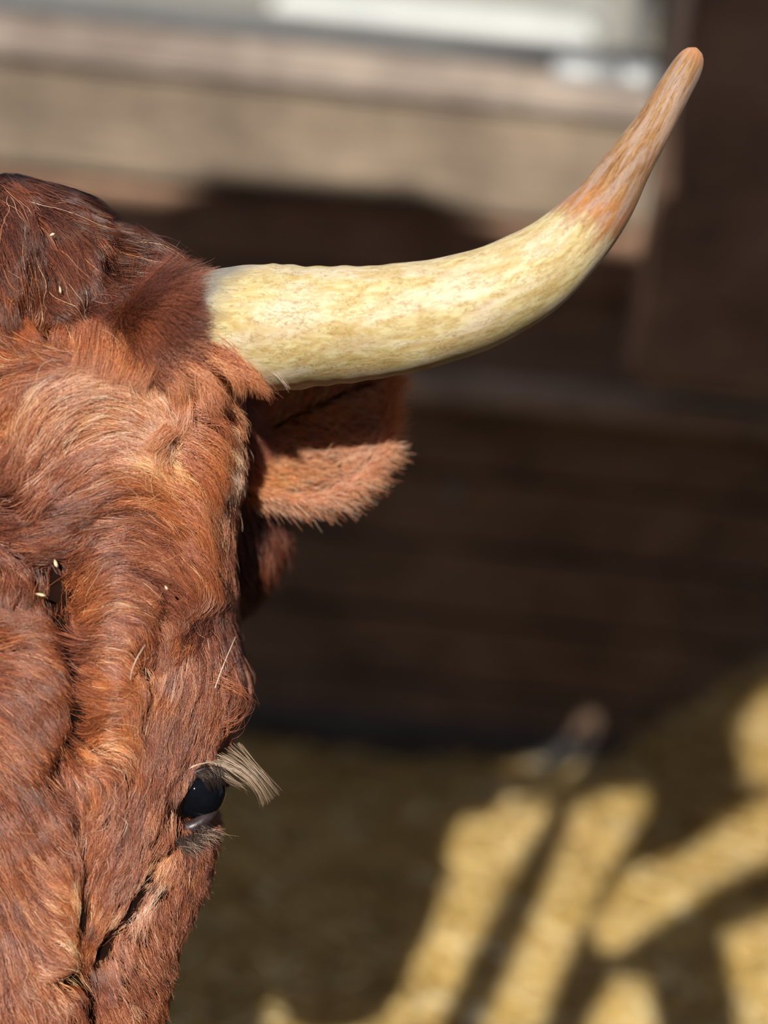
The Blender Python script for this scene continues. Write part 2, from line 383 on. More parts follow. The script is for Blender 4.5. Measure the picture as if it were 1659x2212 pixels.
CREASES = [
 ([(152, 1225), (148, 1262), (152, 1300)], 10, 55),
 ([(150, 1300), (165, 1370), (185, 1440), (192, 1500), (182, 1560), (140, 1640), (128, 1675)], 19, 34),
 ([(150, 1665), (180, 1740), (198, 1830), (195, 1930), (182, 2010), (190, 2080)], 19, 30),
 ([(285, 1405), (305, 1440), (325, 1455)], 12, 30),
 ([(238, 600), (250, 612)], 26, 62),
 ([(230, 480), (262, 500), (258, 540)], 18, 28),
 ([(60, 740), (100, 745), (130, 752)], 20, 34),
 ([(185, 690), (200, 705)], 18, 34),
 ([(310, 700), (330, 690)], 18, 26),
 ([(395, 675), (440, 690), (468, 700)], 17, 36),
 ([(75, 470), (80, 560), (72, 660), (60, 740)], 12, 22),
 ([(290, 800), (340, 865), (375, 910)], 13, 22),
 ([(415, 825), (445, 840), (425, 900)], 15, 30),
 ([(330, 950), (385, 975)], 10, 16),
 ([(0, 1070), (50, 1090), (85, 1115)], 12, 22),
 ([(180, 1140), (240, 1150)], 12, 12),
 ([(150, 2085), (200, 2090)], 19, 44),
 ([(330, 1905), (285, 1965)], 16, 6), ([(250, 2005), (232, 2060), (215, 2130), (225, 2212)], 20, 34), ([(378, 1795), (330, 1862), (285, 1935), (248, 2000)], 9, 8),
 ([(0, 2000), (14, 2080)], 12, 22),
 ([(60, 1720), (20, 1700)], 12, 10),
 ([(345, 1520), (320, 1600)], 12, 8),
 ([(505, 1560), (470, 1610), (450, 1650)], 14, 20),
 ([(0, 900), (30, 915)], 12, 14),
]
def relief(x, y):
    x = np.abs(x)
    h = np.zeros(np.shape(x))
    for pts, wd, ht in ROLLS:
        d, _ = seg_d(x, y, pts); q = np.clip(1 - (d / wd) ** 2, 0, 1)
        h = np.maximum(h, 1.35 * ht * np.sqrt(q)) if True else h
    for pts, wd, dp in CREASES:
        d, _ = seg_d(x, y, pts); h = h - 1.35 * dp * np.exp(-(d / wd) ** 2)
    # eye socket
    h = h - 26 * np.exp(-(((x - 452) / 34) ** 2 + ((y - 1715) / 50) ** 2))
    h = h + 3.0 * np.sin(x * .05 + 2 * np.sin(y * .021)) * np.sin(y * .043 + x * .02)
    return h
# a smoothed copy of the relief kept on a grid for speed
gx = np.arange(-640, 641, 4.0); gy = np.arange(330, 2641, 4.0)
GX, GY = np.meshgrid(gx, gy); R = relief(GX, GY)
for _ in range(2):
    R = (R + np.roll(R, 1, 0) + np.roll(R, -1, 0) + np.roll(R, 1, 1) + np.roll(R, -1, 1)) / 5
def bil(G, x, y):
    i = np.clip((x - gx[0]) / 4.0, 0, len(gx) - 1.001); j = np.clip((y - gy[0]) / 4.0, 0, len(gy) - 1.001)
    i0 = i.astype(int); j0 = j.astype(int); a = i - i0; b = j - j0
    return G[j0, i0] * (1 - a) * (1 - b) + G[j0, i0 + 1] * a * (1 - b) + G[j0 + 1, i0] * (1 - a) * b + G[j0 + 1, i0 + 1] * a * b
def rad(th, y, lift=0.0):
    c, s = np.cos(th), np.sin(th); E, T = fE(y), np.where(s > 0, fT(y), fT(y) * 1.7)
    r = (np.abs(c / E) ** NEXP + np.abs(s / T) ** NEXP) ** (-1 / NEXP)
    wgt = np.clip((s + .25) / .5, 0, 1) * np.clip(E / 150, 0, 1)
    return r + bil(R, r * c, y) * wgt + lift
def P(th, y, lift=0.0):
    r = rad(th, y, lift); return np.stack([r * np.cos(th), y + 0 * r, fW(y) + fT(y) - r * np.sin(th)], -1)
def unit(v): return v / np.maximum(np.linalg.norm(v, axis=-1, keepdims=True), 1e-9)
def frame(th, y):
    e = .01; et = unit(P(th - e, y) - P(th + e, y)); ey = unit(P(th, y + 3) - P(th, y - 3))
    nn = unit(np.cross(et, ey)); rad_dir = np.stack([np.cos(th), 0 * th, -np.sin(th)], -1)
    nn = nn * np.sign((nn * rad_dir).sum(-1, keepdims=True)); return et, ey, nn

# skin materials
m = NT('cow_hide', .95, .03); n = m.noise(m.coord(), 60, 5); skin = m.ramp(n, [(.3, (.010, .005, .004)), (.7, (.022, .009, .006))])  # head skin near black so that bald creases read as shade
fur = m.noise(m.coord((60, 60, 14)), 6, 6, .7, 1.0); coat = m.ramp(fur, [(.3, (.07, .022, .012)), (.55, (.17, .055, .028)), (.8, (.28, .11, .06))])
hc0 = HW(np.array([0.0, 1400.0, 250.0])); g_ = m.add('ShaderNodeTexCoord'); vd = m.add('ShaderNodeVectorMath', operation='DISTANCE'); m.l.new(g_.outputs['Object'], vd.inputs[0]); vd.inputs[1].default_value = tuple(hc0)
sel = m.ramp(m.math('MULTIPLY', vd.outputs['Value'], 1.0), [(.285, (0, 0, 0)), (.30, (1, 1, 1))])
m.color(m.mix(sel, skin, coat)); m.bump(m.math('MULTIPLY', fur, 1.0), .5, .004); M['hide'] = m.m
m = NT('eyelid_skin', .38, .6); n = m.noise(m.coord(), 220, 4); m.color(m.ramp(n, [(.3, (.018, .011, .013)), (.7, (.055, .036, .042))])); m.bump(n, .4, .001); M['lid'] = m.m
m = NT('upper_lid_skin', .5, .4); m.color((.02, .012, .012)); M['lid_dark'] = m.m

def head_mesh():
    ys = np.concatenate([np.linspace(354, 500, 34), np.linspace(506, 2340, 320), np.linspace(2345, 2490, 34)]); nt = 260
    th = np.linspace(0, 2 * np.pi, nt, endpoint=False); V = []; F = []
    for y in ys: V.append(P(th, np.full(nt, y), -2.0))
    V = np.concatenate(V); n = len(ys)
    for j in range(n - 1):
        for i in range(nt):
            F.append((j * nt + i, (j + 1) * nt + i, (j + 1) * nt + (i + 1) % nt, j * nt + (i + 1) % nt))
    F.append(tuple(range(nt))); F.append(tuple((n - 1) * nt + i for i in range(nt - 1, -1, -1)))
    return HW(V), F
V, F = head_mesh()
cow_bm = bmesh.new()
def add_shell(V, F):
    vs = [cow_bm.verts.new(tuple(v)) for v in V]
    for f in F:
        try: cow_bm.faces.new([vs[i] for i in f])
        except ValueError: pass
add_shell(V, F)
def ring_loft(secs, seg=48):
    """sections: (centre, right half axis, up half axis) as vectors"""
    V = []; F = []
    for c, a, b in secs:
        c, a, b = Vector(c), Vector(a), Vector(b)
        for k in range(seg):
            t = 2 * math.pi * k / seg; V.append(c + a * math.cos(t) + b * math.sin(t))
    for i in range(len(secs) - 1):
        for k in range(seg): F.append((i * seg + k, i * seg + (k + 1) % seg, (i + 1) * seg + (k + 1) % seg, (i + 1) * seg + k))
    F.append(tuple(range(seg - 1, -1, -1))); F.append(tuple((len(secs) - 1) * seg + k for k in range(seg)))
    return V, F
hc = Vector(HW(np.array([0.0, 1150.0, 420.0])))
# neck and trunk run back and away to the left of the head, along the wall
sec = []
path = [((hc.x, hc.y, hc.z), .115, .17), ((hc.x - .10, hc.y + .16, hc.z - .03), .12, .20), ((hc.x - .34, hc.y + .32, hc.z - .08), .15, .25), ((hc.x - .62, hc.y + .44, hc.z - .14), .20, .32),
        ((hc.x - .95, hc.y + .54, hc.z - .16), .26, .36), ((hc.x - 1.35, hc.y + .60, hc.z - .17), .29, .37), ((hc.x - 1.75, hc.y + .64, hc.z - .15), .28, .34), ((hc.x - 2.05, hc.y + .66, hc.z - .12), .22, .27), ((hc.x - 2.2, hc.y + .67, hc.z - .10), .10, .12)]
for i, (c, hw, hh) in enumerate(path):
    a = Vector(path[max(i - 1, 0)][0]); b = Vector(path[min(i + 1, len(path) - 1)][0]); t = (b - a); t.z *= .3; t.normalize()
    side = t.cross(Vector((0, 0, 1))).normalized(); sec.append((c, side * hw, side.cross(t) * hh))
add_shell(*ring_loft(sec))
# cheek and jaw behind the eye, ear base
def blob(c, rx, ry, rz):
    V = []; F = []; n, mseg = 20, 32
    for j in range(1, n):
        for k in range(mseg):
            ph = math.pi * j / n; t = 2 * math.pi * k / mseg
            V.append((c[0] + rx * math.sin(ph) * math.cos(t), c[1] - ry * math.cos(ph), c[2] + rz * math.sin(ph) * math.sin(t)))
    for j in range(n - 2):
        for k in range(mseg): F.append((j * mseg + k, j * mseg + (k + 1) % mseg, (j + 1) * mseg + (k + 1) % mseg, (j + 1) * mseg + k))
    F.append(tuple(range(mseg - 1, -1, -1))); F.append(tuple((n - 2) * mseg + k for k in range(mseg)))
    add_shell(HW(np.array(V)), F)
for sgn in (1, -1):
    blob((sgn * 372, 722, 122), 120, 112, 138)
    blob((sgn * 330, 1130, 600), 260, 280, 300)
    blob((sgn * 400, 980, 480), 165, 210, 190)
    blob((sgn * 260, 1500, 500), 180, 420, 260)
# legs
for (lx, ly) in ((-.78, .38), (-.82, .66), (-1.85, .48), (-1.9, .80)):
    x, y = hc.x + lx + .02, hc.y + ly; top = .62
    sec = [((x, y, top), .11, .12), ((x + .01, y, .46), .075, .08), ((x + .015, y, .36), .052, .055), ((x + .01, y, .30), .05, .052), ((x, y, .14), .034, .036), ((x + .005, y, .07), .045, .048), ((x + .01, y, .0), .05, .058)]
    add_shell(*ring_loft([(c, Vector((a, 0, 0)), Vector((0, b, 0))) for c, a, b in sec], 24))
bmesh.ops.recalc_face_normals(cow_bm, faces=cow_bm.faces)
me = bpy.data.meshes.new('cow'); cow_bm.to_mesh(me); cow_bm.free()
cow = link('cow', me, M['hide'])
rm = cow.modifiers.new('union', 'REMESH'); rm.mode = 'VOXEL'; rm.voxel_size = .0055; rm.use_smooth_shade = True
tag(cow, 'red-brown curly-haired cow facing forward with one pale curved horn', 'cow')

# ------------------------------------------------------------------ hair flow: x, y, dir x, dir y, length, lift, tone, curl
FLOW = np.array([
 (0, 400, .35, .94, 190, 24, .25, 6), (60, 400, .55, .83, 180, 22, .25, 6), (130, 430, .65, .76, 150, 20, .22, 6), (200, 470, .8, .6, 110, 16, .2, 6), (270, 490, .8, .6, 110, 14, .15, 6), (340, 520, .8, .6, 110, 14, .22, 5),
 (0, 520, .3, .95, 190, 20, .3, 5), (60, 520, .3, .95, 190, 20, .3, 6), (130, 520, .45, .9, 150, 20, .3, 8), (200, 560, .1, 1, 100, 18, .2, 10), (30, 640, .4, .9, 140, 16, .3, 6), (100, 620, .05, 1, 140, 16, .35, 8),
 (170, 620, .3, .95, 90, 18, .25, 10), (270, 600, .6, -.3, 70, 16, .1, 12), (300, 560, .8, .5, 120, 16, .2, 6), (380, 590, .9, .42, 120, 14, .3, 4), (440, 640, .85, .5, 90, 12, .35, 4), (330, 640, .95, .3, 110, 14, .28, 5), (420, 690, .8, .55, 80, 14, .35, 6),
 (480, 680, .5, .85, 60, 12, .35, 6), (500, 760, .35, .95, 60, 14, .5, 6),
 (30, 700, .3, .9, 90, 16, .4, 10), (100, 700, -.5, .8, 70, 18, .5, 10), (150, 690, .8, .4, 90, 18, .5, 10), (220, 680, .3, .9, 90, 18, .35, 12), (280, 670, -.4, .8, 90, 18, .3, 12), (340, 690, .5, .6, 90, 18, .45, 12),
 (30, 770, .8, .4, 90, 14, .5, 8), (100, 770, .7, .4, 70, 14, .35, 10), (180, 740, -.15, 1, 80, 18, .6, 6), (250, 740, .05, 1, 80, 18, .65, 6), (320, 750, -.2, .95, 80, 18, .65, 6), (380, 760, -.5, .8, 70, 16, .6, 8),
 (420, 780, .95, .25, 90, 18, .7, 4), (470, 790, .85, .45, 80, 18, .7, 5), (530, 810, .55, .8, 80, 18, .6, 6), (440, 830, .75, .6, 80, 18, .65, 8), (500, 850, .3, .95, 60, 16, .6, 8),
 (350, 820, -.2, 1, 80, 16, .7, 6), (380, 860, .1, 1, 90, 18, .7, 5), (400, 920, -.15, 1, 90, 18, .75, 5), (370, 970, -.7, .6, 70, 14, .75, 6), (440, 880, .2, .95, 70, 16, .55, 10),
 (0, 830, .95, -.35, 130, 14, .5, 4), (80, 810, .95, -.3, 130, 14, .5, 4), (180, 790, .95, .1, 120, 14, .55, 4),
 (0, 900, .9, -.2, 90, 14, .45, 10), (50, 900, .4, -.9, 90, 14, .5, 5), (30, 960, .3, .9, 90, 12, .5, 5), (70, 960, .2, -.98, 120, 14, .7, 3), (110, 900, .55, -.83, 130, 16, .72, 3), (160, 850, .85, -.5, 130, 16, .7, 3), (230, 815, 1, 0, 130, 16, .7, 3),
 (300, 850, .85, .5, 130, 16, .7, 3), (350, 900, .75, .66, 120, 16, .72, 3), (210, 880, .95, -.25, 130, 14, .75, 3), (280, 910, .95, .3, 130, 14, .72, 3), (340, 970, .85, .52, 110, 14, .75, 3), (420, 985, .75, .6, 90, 18, .8, 7), (470, 930, .8, .5, 70, 20, .85, 12), (480, 1000, .55, .85, 75, 20, .85, 12),
 (60, 1040, .25, -.97, 110, 12, .6, 3), (120, 980, .5, -.86, 120, 14, .72, 3), (180, 930, .75, -.65, 120, 14, .72, 3), (110, 1080, .7, -.7, 120, 12, .55, 3), (170, 1030, .75, -.65, 120, 12, .62, 3), (240, 980, .95, -.25, 120, 12, .7, 3), (310, 1000, .9, .4, 120, 12, .65, 3), (380, 1040, .7, .7, 110, 12, .6, 3), (430, 1080, .5, .86, 100, 12, .6, 3),
 (20, 1080, .95, .2, 70, 10, .35, 6), (30, 1130, .9, -.1, 100, 12, .35, 3), (90, 1150, .95, -.1, 100, 10, .35, 4), (160, 1130, .95, -.1, 90, 10, .35, 4), (230, 1080, .9, -.35, 110, 10, .42, 3), (300, 1070, 1, .1, 110, 10, .45, 3), (370, 1110, .8, .6, 110, 10, .5, 3), (430, 1180, .5, .86, 100, 10, .55, 3), (465, 1240, .3, .95, 90, 10, .5, 3),
 (200, 1180, .7, -.7, 90, 10, .5, 4), (260, 1140, .95, -.1, 100, 10, .42, 3), (330, 1160, .85, .5, 100, 10, .45, 3), (400, 1230, .6, .8, 90, 10, .45, 4),
 (40, 1200, .7, .6, 70, 10, .3, 8), (110, 1200, .6, -.2, 50, 10, .25, 12), (20, 1260, -.3, .95, 70, 10, .3, 8), (90, 1280, -.4, .9, 70, 10, .3, 8), (130, 1240, .1, 1, 50, 10, .2, 8),
 (180, 1260, .45, -.9, 90, 12, .5, 3), (230, 1220, .85, -.5, 90, 12, .5, 3), (290, 1210, 1, .2, 90, 12, .48, 3), (340, 1260, .8, .6, 80, 12, .42, 5), (400, 1290, .6, .5, 60, 8, .3, 8),
 (190, 1320, .6, -.8, 90, 12, .5, 3), (240, 1290, .95, -.3, 90, 12, .55, 3), (300, 1310, .9, .4, 90, 12, .5, 3), (330, 1370, .4, .9, 70, 10, .45, 4),
 (430, 1330, -.8, .45, 50, 8, .25, 6), (470, 1310, -.5, .7, 45, 8, .2, 6), (480, 1370, -.4, .9, 60, 8, .25, 4), (400, 1380, -.7, .6, 55, 8, .35, 5), (370, 1340, .5, .5, 50, 9, .4, 6),
 (10, 1350, .9, -.4, 90, 12, .35, 3), (70, 1350, 1, -.1, 90, 12, .35, 3), (130, 1370, .9, .4, 80, 12, .35, 3), (170, 1330, .4, .9, 60, 8, .3, 4),
 (200, 1400, .9, -.3, 80, 12, .5, 3), (250, 1390, 1, .1, 80, 12, .55, 3), (290, 1430, .7, .7, 70, 12, .5, 3), (350, 1420, -.5, .85, 70, 10, .6, 3), (380, 1460, -.5, .85, 80, 10, .5, 3), (430, 1430, -.35, .93, 90, 12, .4, 3), (490, 1430, -.05, 1, 90, 12, .4, 3), (505, 1500, -.3, .95, 70, 12, .4, 4),
 (20, 1430, 1, 0, 90, 12, .4, 3), (90, 1430, .9, .4, 90, 12, .38, 3), (150, 1450, .65, .76, 80, 12, .38, 3), (30, 1510, .9, .4, 100, 12, .35, 3), (100, 1510, .75, .66, 90, 12, .35, 3), (160, 1530, .3, .95, 70, 12, .35, 3),
 (210, 1480, .95, .1, 80, 12, .55, 3), (270, 1490, 1, .15, 80, 12, .55, 3), (320, 1520, -.3, .95, 70, 10, .5, 3), (210, 1560, .6, -.5, 70, 12, .5, 4), (260, 1560, .95, 0, 70, 12, .55, 3),
 (350, 1550, -.4, .92, 80, 10, .42, 3), (420, 1540, -.3, .95, 80, 12, .4, 3), (470, 1560, -.3, .95, 60, 12, .45, 3), (490, 1600, -.6, .8, 40, 7, .55, 2),
 (40, 1590, .85, .5, 100, 12, .4, 3), (110, 1600, .65, .76, 80, 12, .4, 3), (150, 1630, .2, .98, 60, 10, .35, 4), (170, 1640, .5, .8, 70, 12, .45, 4), (210, 1640, .7, .3, 70, 12, .58, 3), (270, 1620, .8, .5, 70, 12, .6, 3), (310, 1660, .1, 1, 70, 10, .5, 3),
 (350, 1640, -.35, .93, 60, 9, .42, 2), (400, 1640, -.3, .95, 50, 8, .42, 2), (440, 1620, -.4, .9, 40, 6, .45, 2),
 (20, 1680, .6, .8, 110, 12, .38, 3), (90, 1690, .6, .8, 90, 12, .38, 3), (150, 1710, .6, .7, 70, 12, .4, 5), (200, 1700, .5, .8, 60, 12, .5, 4), (250, 1710, -.3, .95, 70, 12, .6, 3), (300, 1720, -.4, .92, 70, 10, .5, 3), (350, 1730, -.25, .97, 55, 8, .45, 2), (385, 1700, -.25, .97, 40, 6, .45, 2),
 (20, 1790, .5, .86, 110, 12, .42, 3), (100, 1790, .6, .8, 90, 12, .45, 3), (160, 1800, .7, .7, 70, 14, .5, 5), (210, 1790, -.4, .92, 70, 12, .6, 3), (260, 1800, -.45, .9, 70, 12, .55, 3), (310, 1810, -.35, .94, 60, 9, .48, 2), (360, 1800, -.25, .97, 40, 6, .45, 2),
 (20, 1900, .45, .9, 110, 12, .45, 3), (90, 1890, .5, .86, 90, 14, .5, 3), (150, 1890, .9, .4, 70, 16, .75, 4), (210, 1880, -.3, .95, 70, 12, .6, 3), (250, 1890, -.5, .86, 60, 12, .5, 3), (300, 1890, -.45, .9, 35, 5, .5, 2),
 (20, 2000, .35, .94, 110, 12, .45, 3), (90, 1990, .55, .83, 90, 14, .55, 3), (150, 1980, .9, .4, 70, 16, .72, 4), (150, 2050, .85, .3, 60, 16, .65, 4), (210, 1970, -.2, .98, 70, 10, .35, 4),
 (20, 2110, .25, .97, 110, 12, .5, 3), (80, 2110, .45, .9, 90, 14, .65, 3), (130, 2130, .5, .86, 80, 14, .6, 4), (40, 2200, .2, .98, 100, 12, .5, 3), (110, 2200, .2, .98, 80, 12, .65, 4), (170, 2150, .3, .95, 70, 10, .4, 5), (200, 2200, .3, .95, 60, 10, .5, 5), (210, 2080, .2, .9, 60, 10, .25, 6),
 (366, 1845, -.6, .8, 38, 4, .72, 1), (345, 1885, -.6, .8, 38, 4, .82, 1), (318, 1925, -.6, .8, 38, 4, .8, 1), (285, 1975, -.6, .8, 38, 4, .78, 1), (255, 2015, -.6, .8, 38, 4, .7, 1), (400, 1850, -.1, 1, 28, 4, .35, 1), (440, 1830, .05, 1, 30, 4, .35, 1), (430, 1920, -.1, 1, 36, 5, .4, 2), (380, 1920, .0, 1, 32, 4, .4, 2), (340, 2000, .35, .93, 34, 5, .5, 2), (390, 1990, .1, 1, 38, 6, .45, 2),
 (270, 2040, .4, .9, 34, 5, .5, 2), (330, 2080, .5, .86, 40, 7, .55, 2), (260, 2130, .55, .83, 40, 6, .55, 2), (310, 2160, .5, .86, 42, 7, .6, 2), (270, 2212, .5, .86, 45, 7, .65, 2), (340, 2200, .3, .95, 45, 7, .4, 2), (0, 2500, .0, 1, 50, 5, .4, 2), (250, 2450, .1, 1, 40, 5, .4, 2),
 (540, 1000, .25, .97, 60, 10, .3, 5), (540, 1150, .15, .98, 60, 10, .25, 4), (520, 900, .4, .9, 60, 14, .4, 8),
], float)
FLOW[:, 2:4] = unit(FLOW[:, 2:4])
cgx = np.arange(0, 640.1, 8.0); cgy = np.arange(340, 2640.1, 8.0); CX, CY = np.meshgrid(cgx, cgy)
d2 = (CX[..., None] - FLOW[:, 0]) ** 2 + (CY[..., None] - FLOW[:, 1]) ** 2 + 120.0
wt = d2 ** -2.0; wt /= wt.sum(-1, keepdims=True)
FG = (wt[..., None] * FLOW[:, 2:]).sum(-2)         # grid of fx, fy, len, lift, tone, curl
def flow(x, y):
    sg = np.where(x < 0, -1.0, 1.0); x = np.abs(x)
    i = np.clip(x / 8.0, 0, len(cgx) - 1.001); j = np.clip((y - 340) / 8.0, 0, len(cgy) - 1.001)
    i0 = i.astype(int); j0 = j.astype(int); a = (i - i0)[:, None]; b = (j - j0)[:, None]
    v = FG[j0, i0] * (1 - a) * (1 - b) + FG[j0, i0 + 1] * a * (1 - b) + FG[j0 + 1, i0] * (1 - a) * b + FG[j0 + 1, i0 + 1] * a * b
    v = v.copy(); nrm = np.maximum(np.hypot(v[:, 0], v[:, 1]), .05); v[:, 0] /= nrm; v[:, 1] /= nrm
    v[:, 0] *= sg; return v

def hair_mat():
    m = bpy.data.materials.new('cow_hair'); m.use_nodes = True; t = m.node_tree; t.nodes.clear()
    o = t.nodes.new('ShaderNodeOutputMaterial'); h = t.nodes.new('ShaderNodeBsdfPrincipled')
    a = t.nodes.new('ShaderNodeAttribute'); a.attribute_name = 'tone'
    r = t.nodes.new('ShaderNodeValToRGB'); e = r.color_ramp.elements
    e[0].position = 0; e[0].color = (.05, .015, .010, 1); e[1].position = 1; e[1].color = (.95, .76, .56, 1)
    for p, c in ((.35, (.24, .072, .040, 1)), (.6, (.47, .150, .068, 1)), (.8, (.76, .34, .16, 1))):
        q = e.new(p); q.color = c
    t.links.new(a.outputs['Fac'], r.inputs[0]); tc = t.nodes.new('ShaderNodeTexCoord'); nz = t.nodes.new('ShaderNodeTexNoise'); nz.inputs['Scale'].default_value = 22; nz.inputs['Detail'].default_value = 3; t.links.new(tc.outputs['Object'], nz.inputs['Vector'])
    mr = t.nodes.new('ShaderNodeMapRange'); mr.inputs[1].default_value = .42; mr.inputs[2].default_value = .6; t.links.new(nz.outputs[0], mr.inputs[0])
    tn_ = t.nodes.new('ShaderNodeMix'); tn_.data_type = 'RGBA'; tn_.inputs[6].default_value = (.99, 1.03, 1.16, 1); tn_.inputs[7].default_value = (1.05, .96, .74, 1); t.links.new(mr.outputs[0], tn_.inputs[0])
    mu = t.nodes.new('ShaderNodeMix'); mu.data_type = 'RGBA'; mu.blend_type = 'MULTIPLY'; mu.inputs[0].default_value = 1; t.links.new(r.outputs[0], mu.inputs[6]); t.links.new(tn_.outputs[2], mu.inputs[7])
    t.links.new(mu.outputs[2], h.inputs['Base Color'])
    h.inputs['Roughness'].default_value = .33; h.inputs['Specular IOR Level'].default_value = .75
    t.links.new(h.outputs[0], o.inputs[0]); return m
M['hair'] = hair_mat()
def make_curves(name, pts, radius, tone, parent, mat=None):
    """pts (n, k, 3) world; radius (n,) at root"""
    n, k, _ = pts.shape
    hc_ = bpy.data.hair_curves.new(name); hc_.add_curves([k] * n)
    hc_.attributes['position'].data.foreach_set('vector', pts.astype(np.float32).ravel())
    tp = np.linspace(0, 1, k); prof = (1 - .75 * tp ** 1.6)[None]
    ra = hc_.attributes.get('radius') or hc_.attributes.new('radius', 'FLOAT', 'POINT')
    ra.data.foreach_set('value', (radius[:, None] * prof).astype(np.float32).ravel())
    ta = hc_.attributes.new('tone', 'FLOAT', 'CURVE'); ta.data.foreach_set('value', np.clip(tone, 0, 1).astype(np.float32))
    return link(name, hc_, mat or M['hair'], parent)

def grow(th, y, k, lens, lifts, curl, jitter=.07, tone=None):
    """trace strands over the head; th, y roots; returns points (n,k,3) and normals"""
    n = len(th); out = np.zeros((n, k, 3)); nor = np.zeros((n, k, 3)); th = th.copy(); y = y.copy()
    ja = rng.normal(0, jitter, n); ca, sa = np.cos(ja), np.sin(ja)
    ph = rng.uniform(0, 6.28, n); fr = rng.uniform(.8, 1.6, n); dprev = None
    for s in range(k):
        t = s / (k - 1); lf = lifts * (1 - (1 - t) ** 2)
        p = P(th, y, lf); et, ey, nn = frame(th, y)
        v = flow(p[:, 0], p[:, 1])[:, :2]
        fx, fy = v[:, 0] * ca - v[:, 1] * sa, v[:, 0] * sa + v[:, 1] * ca
        d = fx[:, None] * et + fy[:, None] * ey
        if dprev is not None: d = unit(.55 * d + .45 * dprev)
        dprev = d; lat = np.cross(d, nn)
        out[:, s] = p + lat * (curl * np.sin(ph + fr * 6.28 * t) * t)[:, None]; nor[:, s] = nn
        q = p + d * (lens / (k - 1))[:, None]
        y = np.clip(q[:, 1], 356, 2484); wc = fW(y) + fT(y); th = np.arctan2(wc - q[:, 2], q[:, 0])
    return out, nor

# root sampling by surface area
tg = np.linspace(-.5, math.pi + .5, 420); yg = np.linspace(358, 2480, 700); TG, YG = np.meshgrid(tg, yg)
pa = P(TG.ravel(), YG.ravel()).reshape(*TG.shape, 3)
ar = np.linalg.norm(np.cross(np.gradient(pa, axis=0), np.gradient(pa, axis=1)), axis=-1)
ar = np.clip(ar, 0, np.percentile(ar, 99.5)); vis = np.where(pa[..., 0] > -150, 1.0, .28) * np.where(YG > 2330, .25, 1.0)
prob = (ar * vis).ravel(); prob /= prob.sum()
def roots(n):
    i = rng.choice(prob.size, n, p=prob); return TG.ravel()[i] + rng.uniform(-.004, .004, n), YG.ravel()[i] + rng.uniform(-1.6, 1.6, n)
def eye_mask(pts):
    X, Yy = np.abs(pts[..., 0]), pts[..., 1]
    c, s = math.cos(.62), math.sin(.62); dx, dy = X - 442, Yy - 1715
    a = dx * c + dy * s; b = -dx * s + dy * c
    ln = ((X - 452) * 106 + (Yy - 1662) * 62) / 122.8
    return (((X - 430) / 56) ** 2 + (dy / 58) ** 2 < 1) & (ln > -14)
NG, NC, KP = 12500, 24, 11
th0, y0 = roots(NG); p0 = P(th0, y0); fl0 = flow(p0[:, 0], p0[:, 1])
zone = np.digitize(p0[:, 1], [0])
lens = fl0[:, 2] * rng.uniform(.75, 1.3, NG) * np.where(fl0[:, 2] > 55, 1.1, 1.0); lifts = fl0[:, 3] * rng.uniform(.1, 1.6, NG)
gp, gn = grow(th0, y0, KP, lens, lifts, fl0[:, 5] * rng.uniform(.3, 1.3, NG))
PITS = [(240, 602, 20), (252, 520, 9), (95, 745, 13), (192, 698, 9), (322, 697, 9), (415, 682, 10), (455, 693, 9), (437, 845, 12), (150, 1262, 8), (150, 2088, 10), (185, 2090, 12), (80, 560, 7), (74, 660, 7), (305, 1440, 8)]
pit = np.zeros(NG, bool)
for a, b, r in PITS: pit |= np.hypot(np.abs(p0[:, 0]) - a, p0[:, 1] - b) < r  # hairless pits let the near-black skin read as shade
bare = pit | eye_mask(gp).any(1) | (eye_mask(p0 + [0, 6, 0]))
gp, gn, th0, y0, p0, fl0, lens = (a[~bare] for a in (gp, gn, th0, y0, p0, fl0, lens)); NG = len(gp)
gx0, gy0 = np.abs(p0[:, 0]), p0[:, 1]
gt = fl0[:, 4] + rng.normal(0, .10, NG) - .13 * np.clip((720 - gy0) / 60, 0, 1) + .06 * np.exp(-((gy0 - 930) / 130) ** 2)  # crest darkened, swirl lightened: the fall of light put into hair tone
gt += .07 * np.sin(gx0 * .043 + 2.0 * np.sin(gy0 * .031)) * np.sin(gy0 * .027 + gx0 * .011)
def children(gp, gn, gt, lens, NC, spread=12.0, clump=.82):
    n, k, _ = gp.shape; idx = np.repeat(np.arange(n), NC); m_ = len(idx)
    off = rng.normal(0, 1, (m_, 2)) * (spread * np.clip(lens / 80, .8, 1.2))[idx][:, None]
    d = unit(gp[:, 1] - gp[:, 0])[idx]; nn = gn[idx][:, 0]; lat = np.cross(d, nn)
    offv = lat * off[:, :1] + d * off[:, 1:] * 1.6
    Lf = rng.uniform(.6, 1.0, m_); t = np.linspace(0, 1, k)
    tt = np.minimum(t[None] * Lf[:, None], .9999) * (k - 1); i0 = tt.astype(int); fr = (tt - i0)[..., None]
    base = gp[idx[:, None], i0] * (1 - fr) + gp[idx[:, None], np.minimum(i0 + 1, k - 1)] * fr
    nb = gn[idx[:, None], i0]
    ph = rng.uniform(0, 6.28, (m_, 1)); fq = rng.uniform(.6, 2.0, (m_, 1)); am = rng.normal(0, 1, (m_, 1)) * np.clip(lens / 70, .4, 1.5)[idx][:, None] * 1.6
    lt = np.cross(unit(np.gradient(base, axis=1)), nb)
    lift = rng.normal(0, 1, (m_, 1)) * np.clip(lens / 90, .25, 1.2)[idx][:, None] * 2.0
    pts = base + offv[:, None] * (1 - (clump * np.clip(lens / 75, .35, 1))[idx][:, None, None] * t[None, :, None] ** .8) + lt * (am * np.sin(ph + fq * 6.28 * t[None]) * t[None])[..., None] + nb * (lift * t[None])[..., None]
    return pts, gt[idx] + rng.normal(0, .15, m_), idx
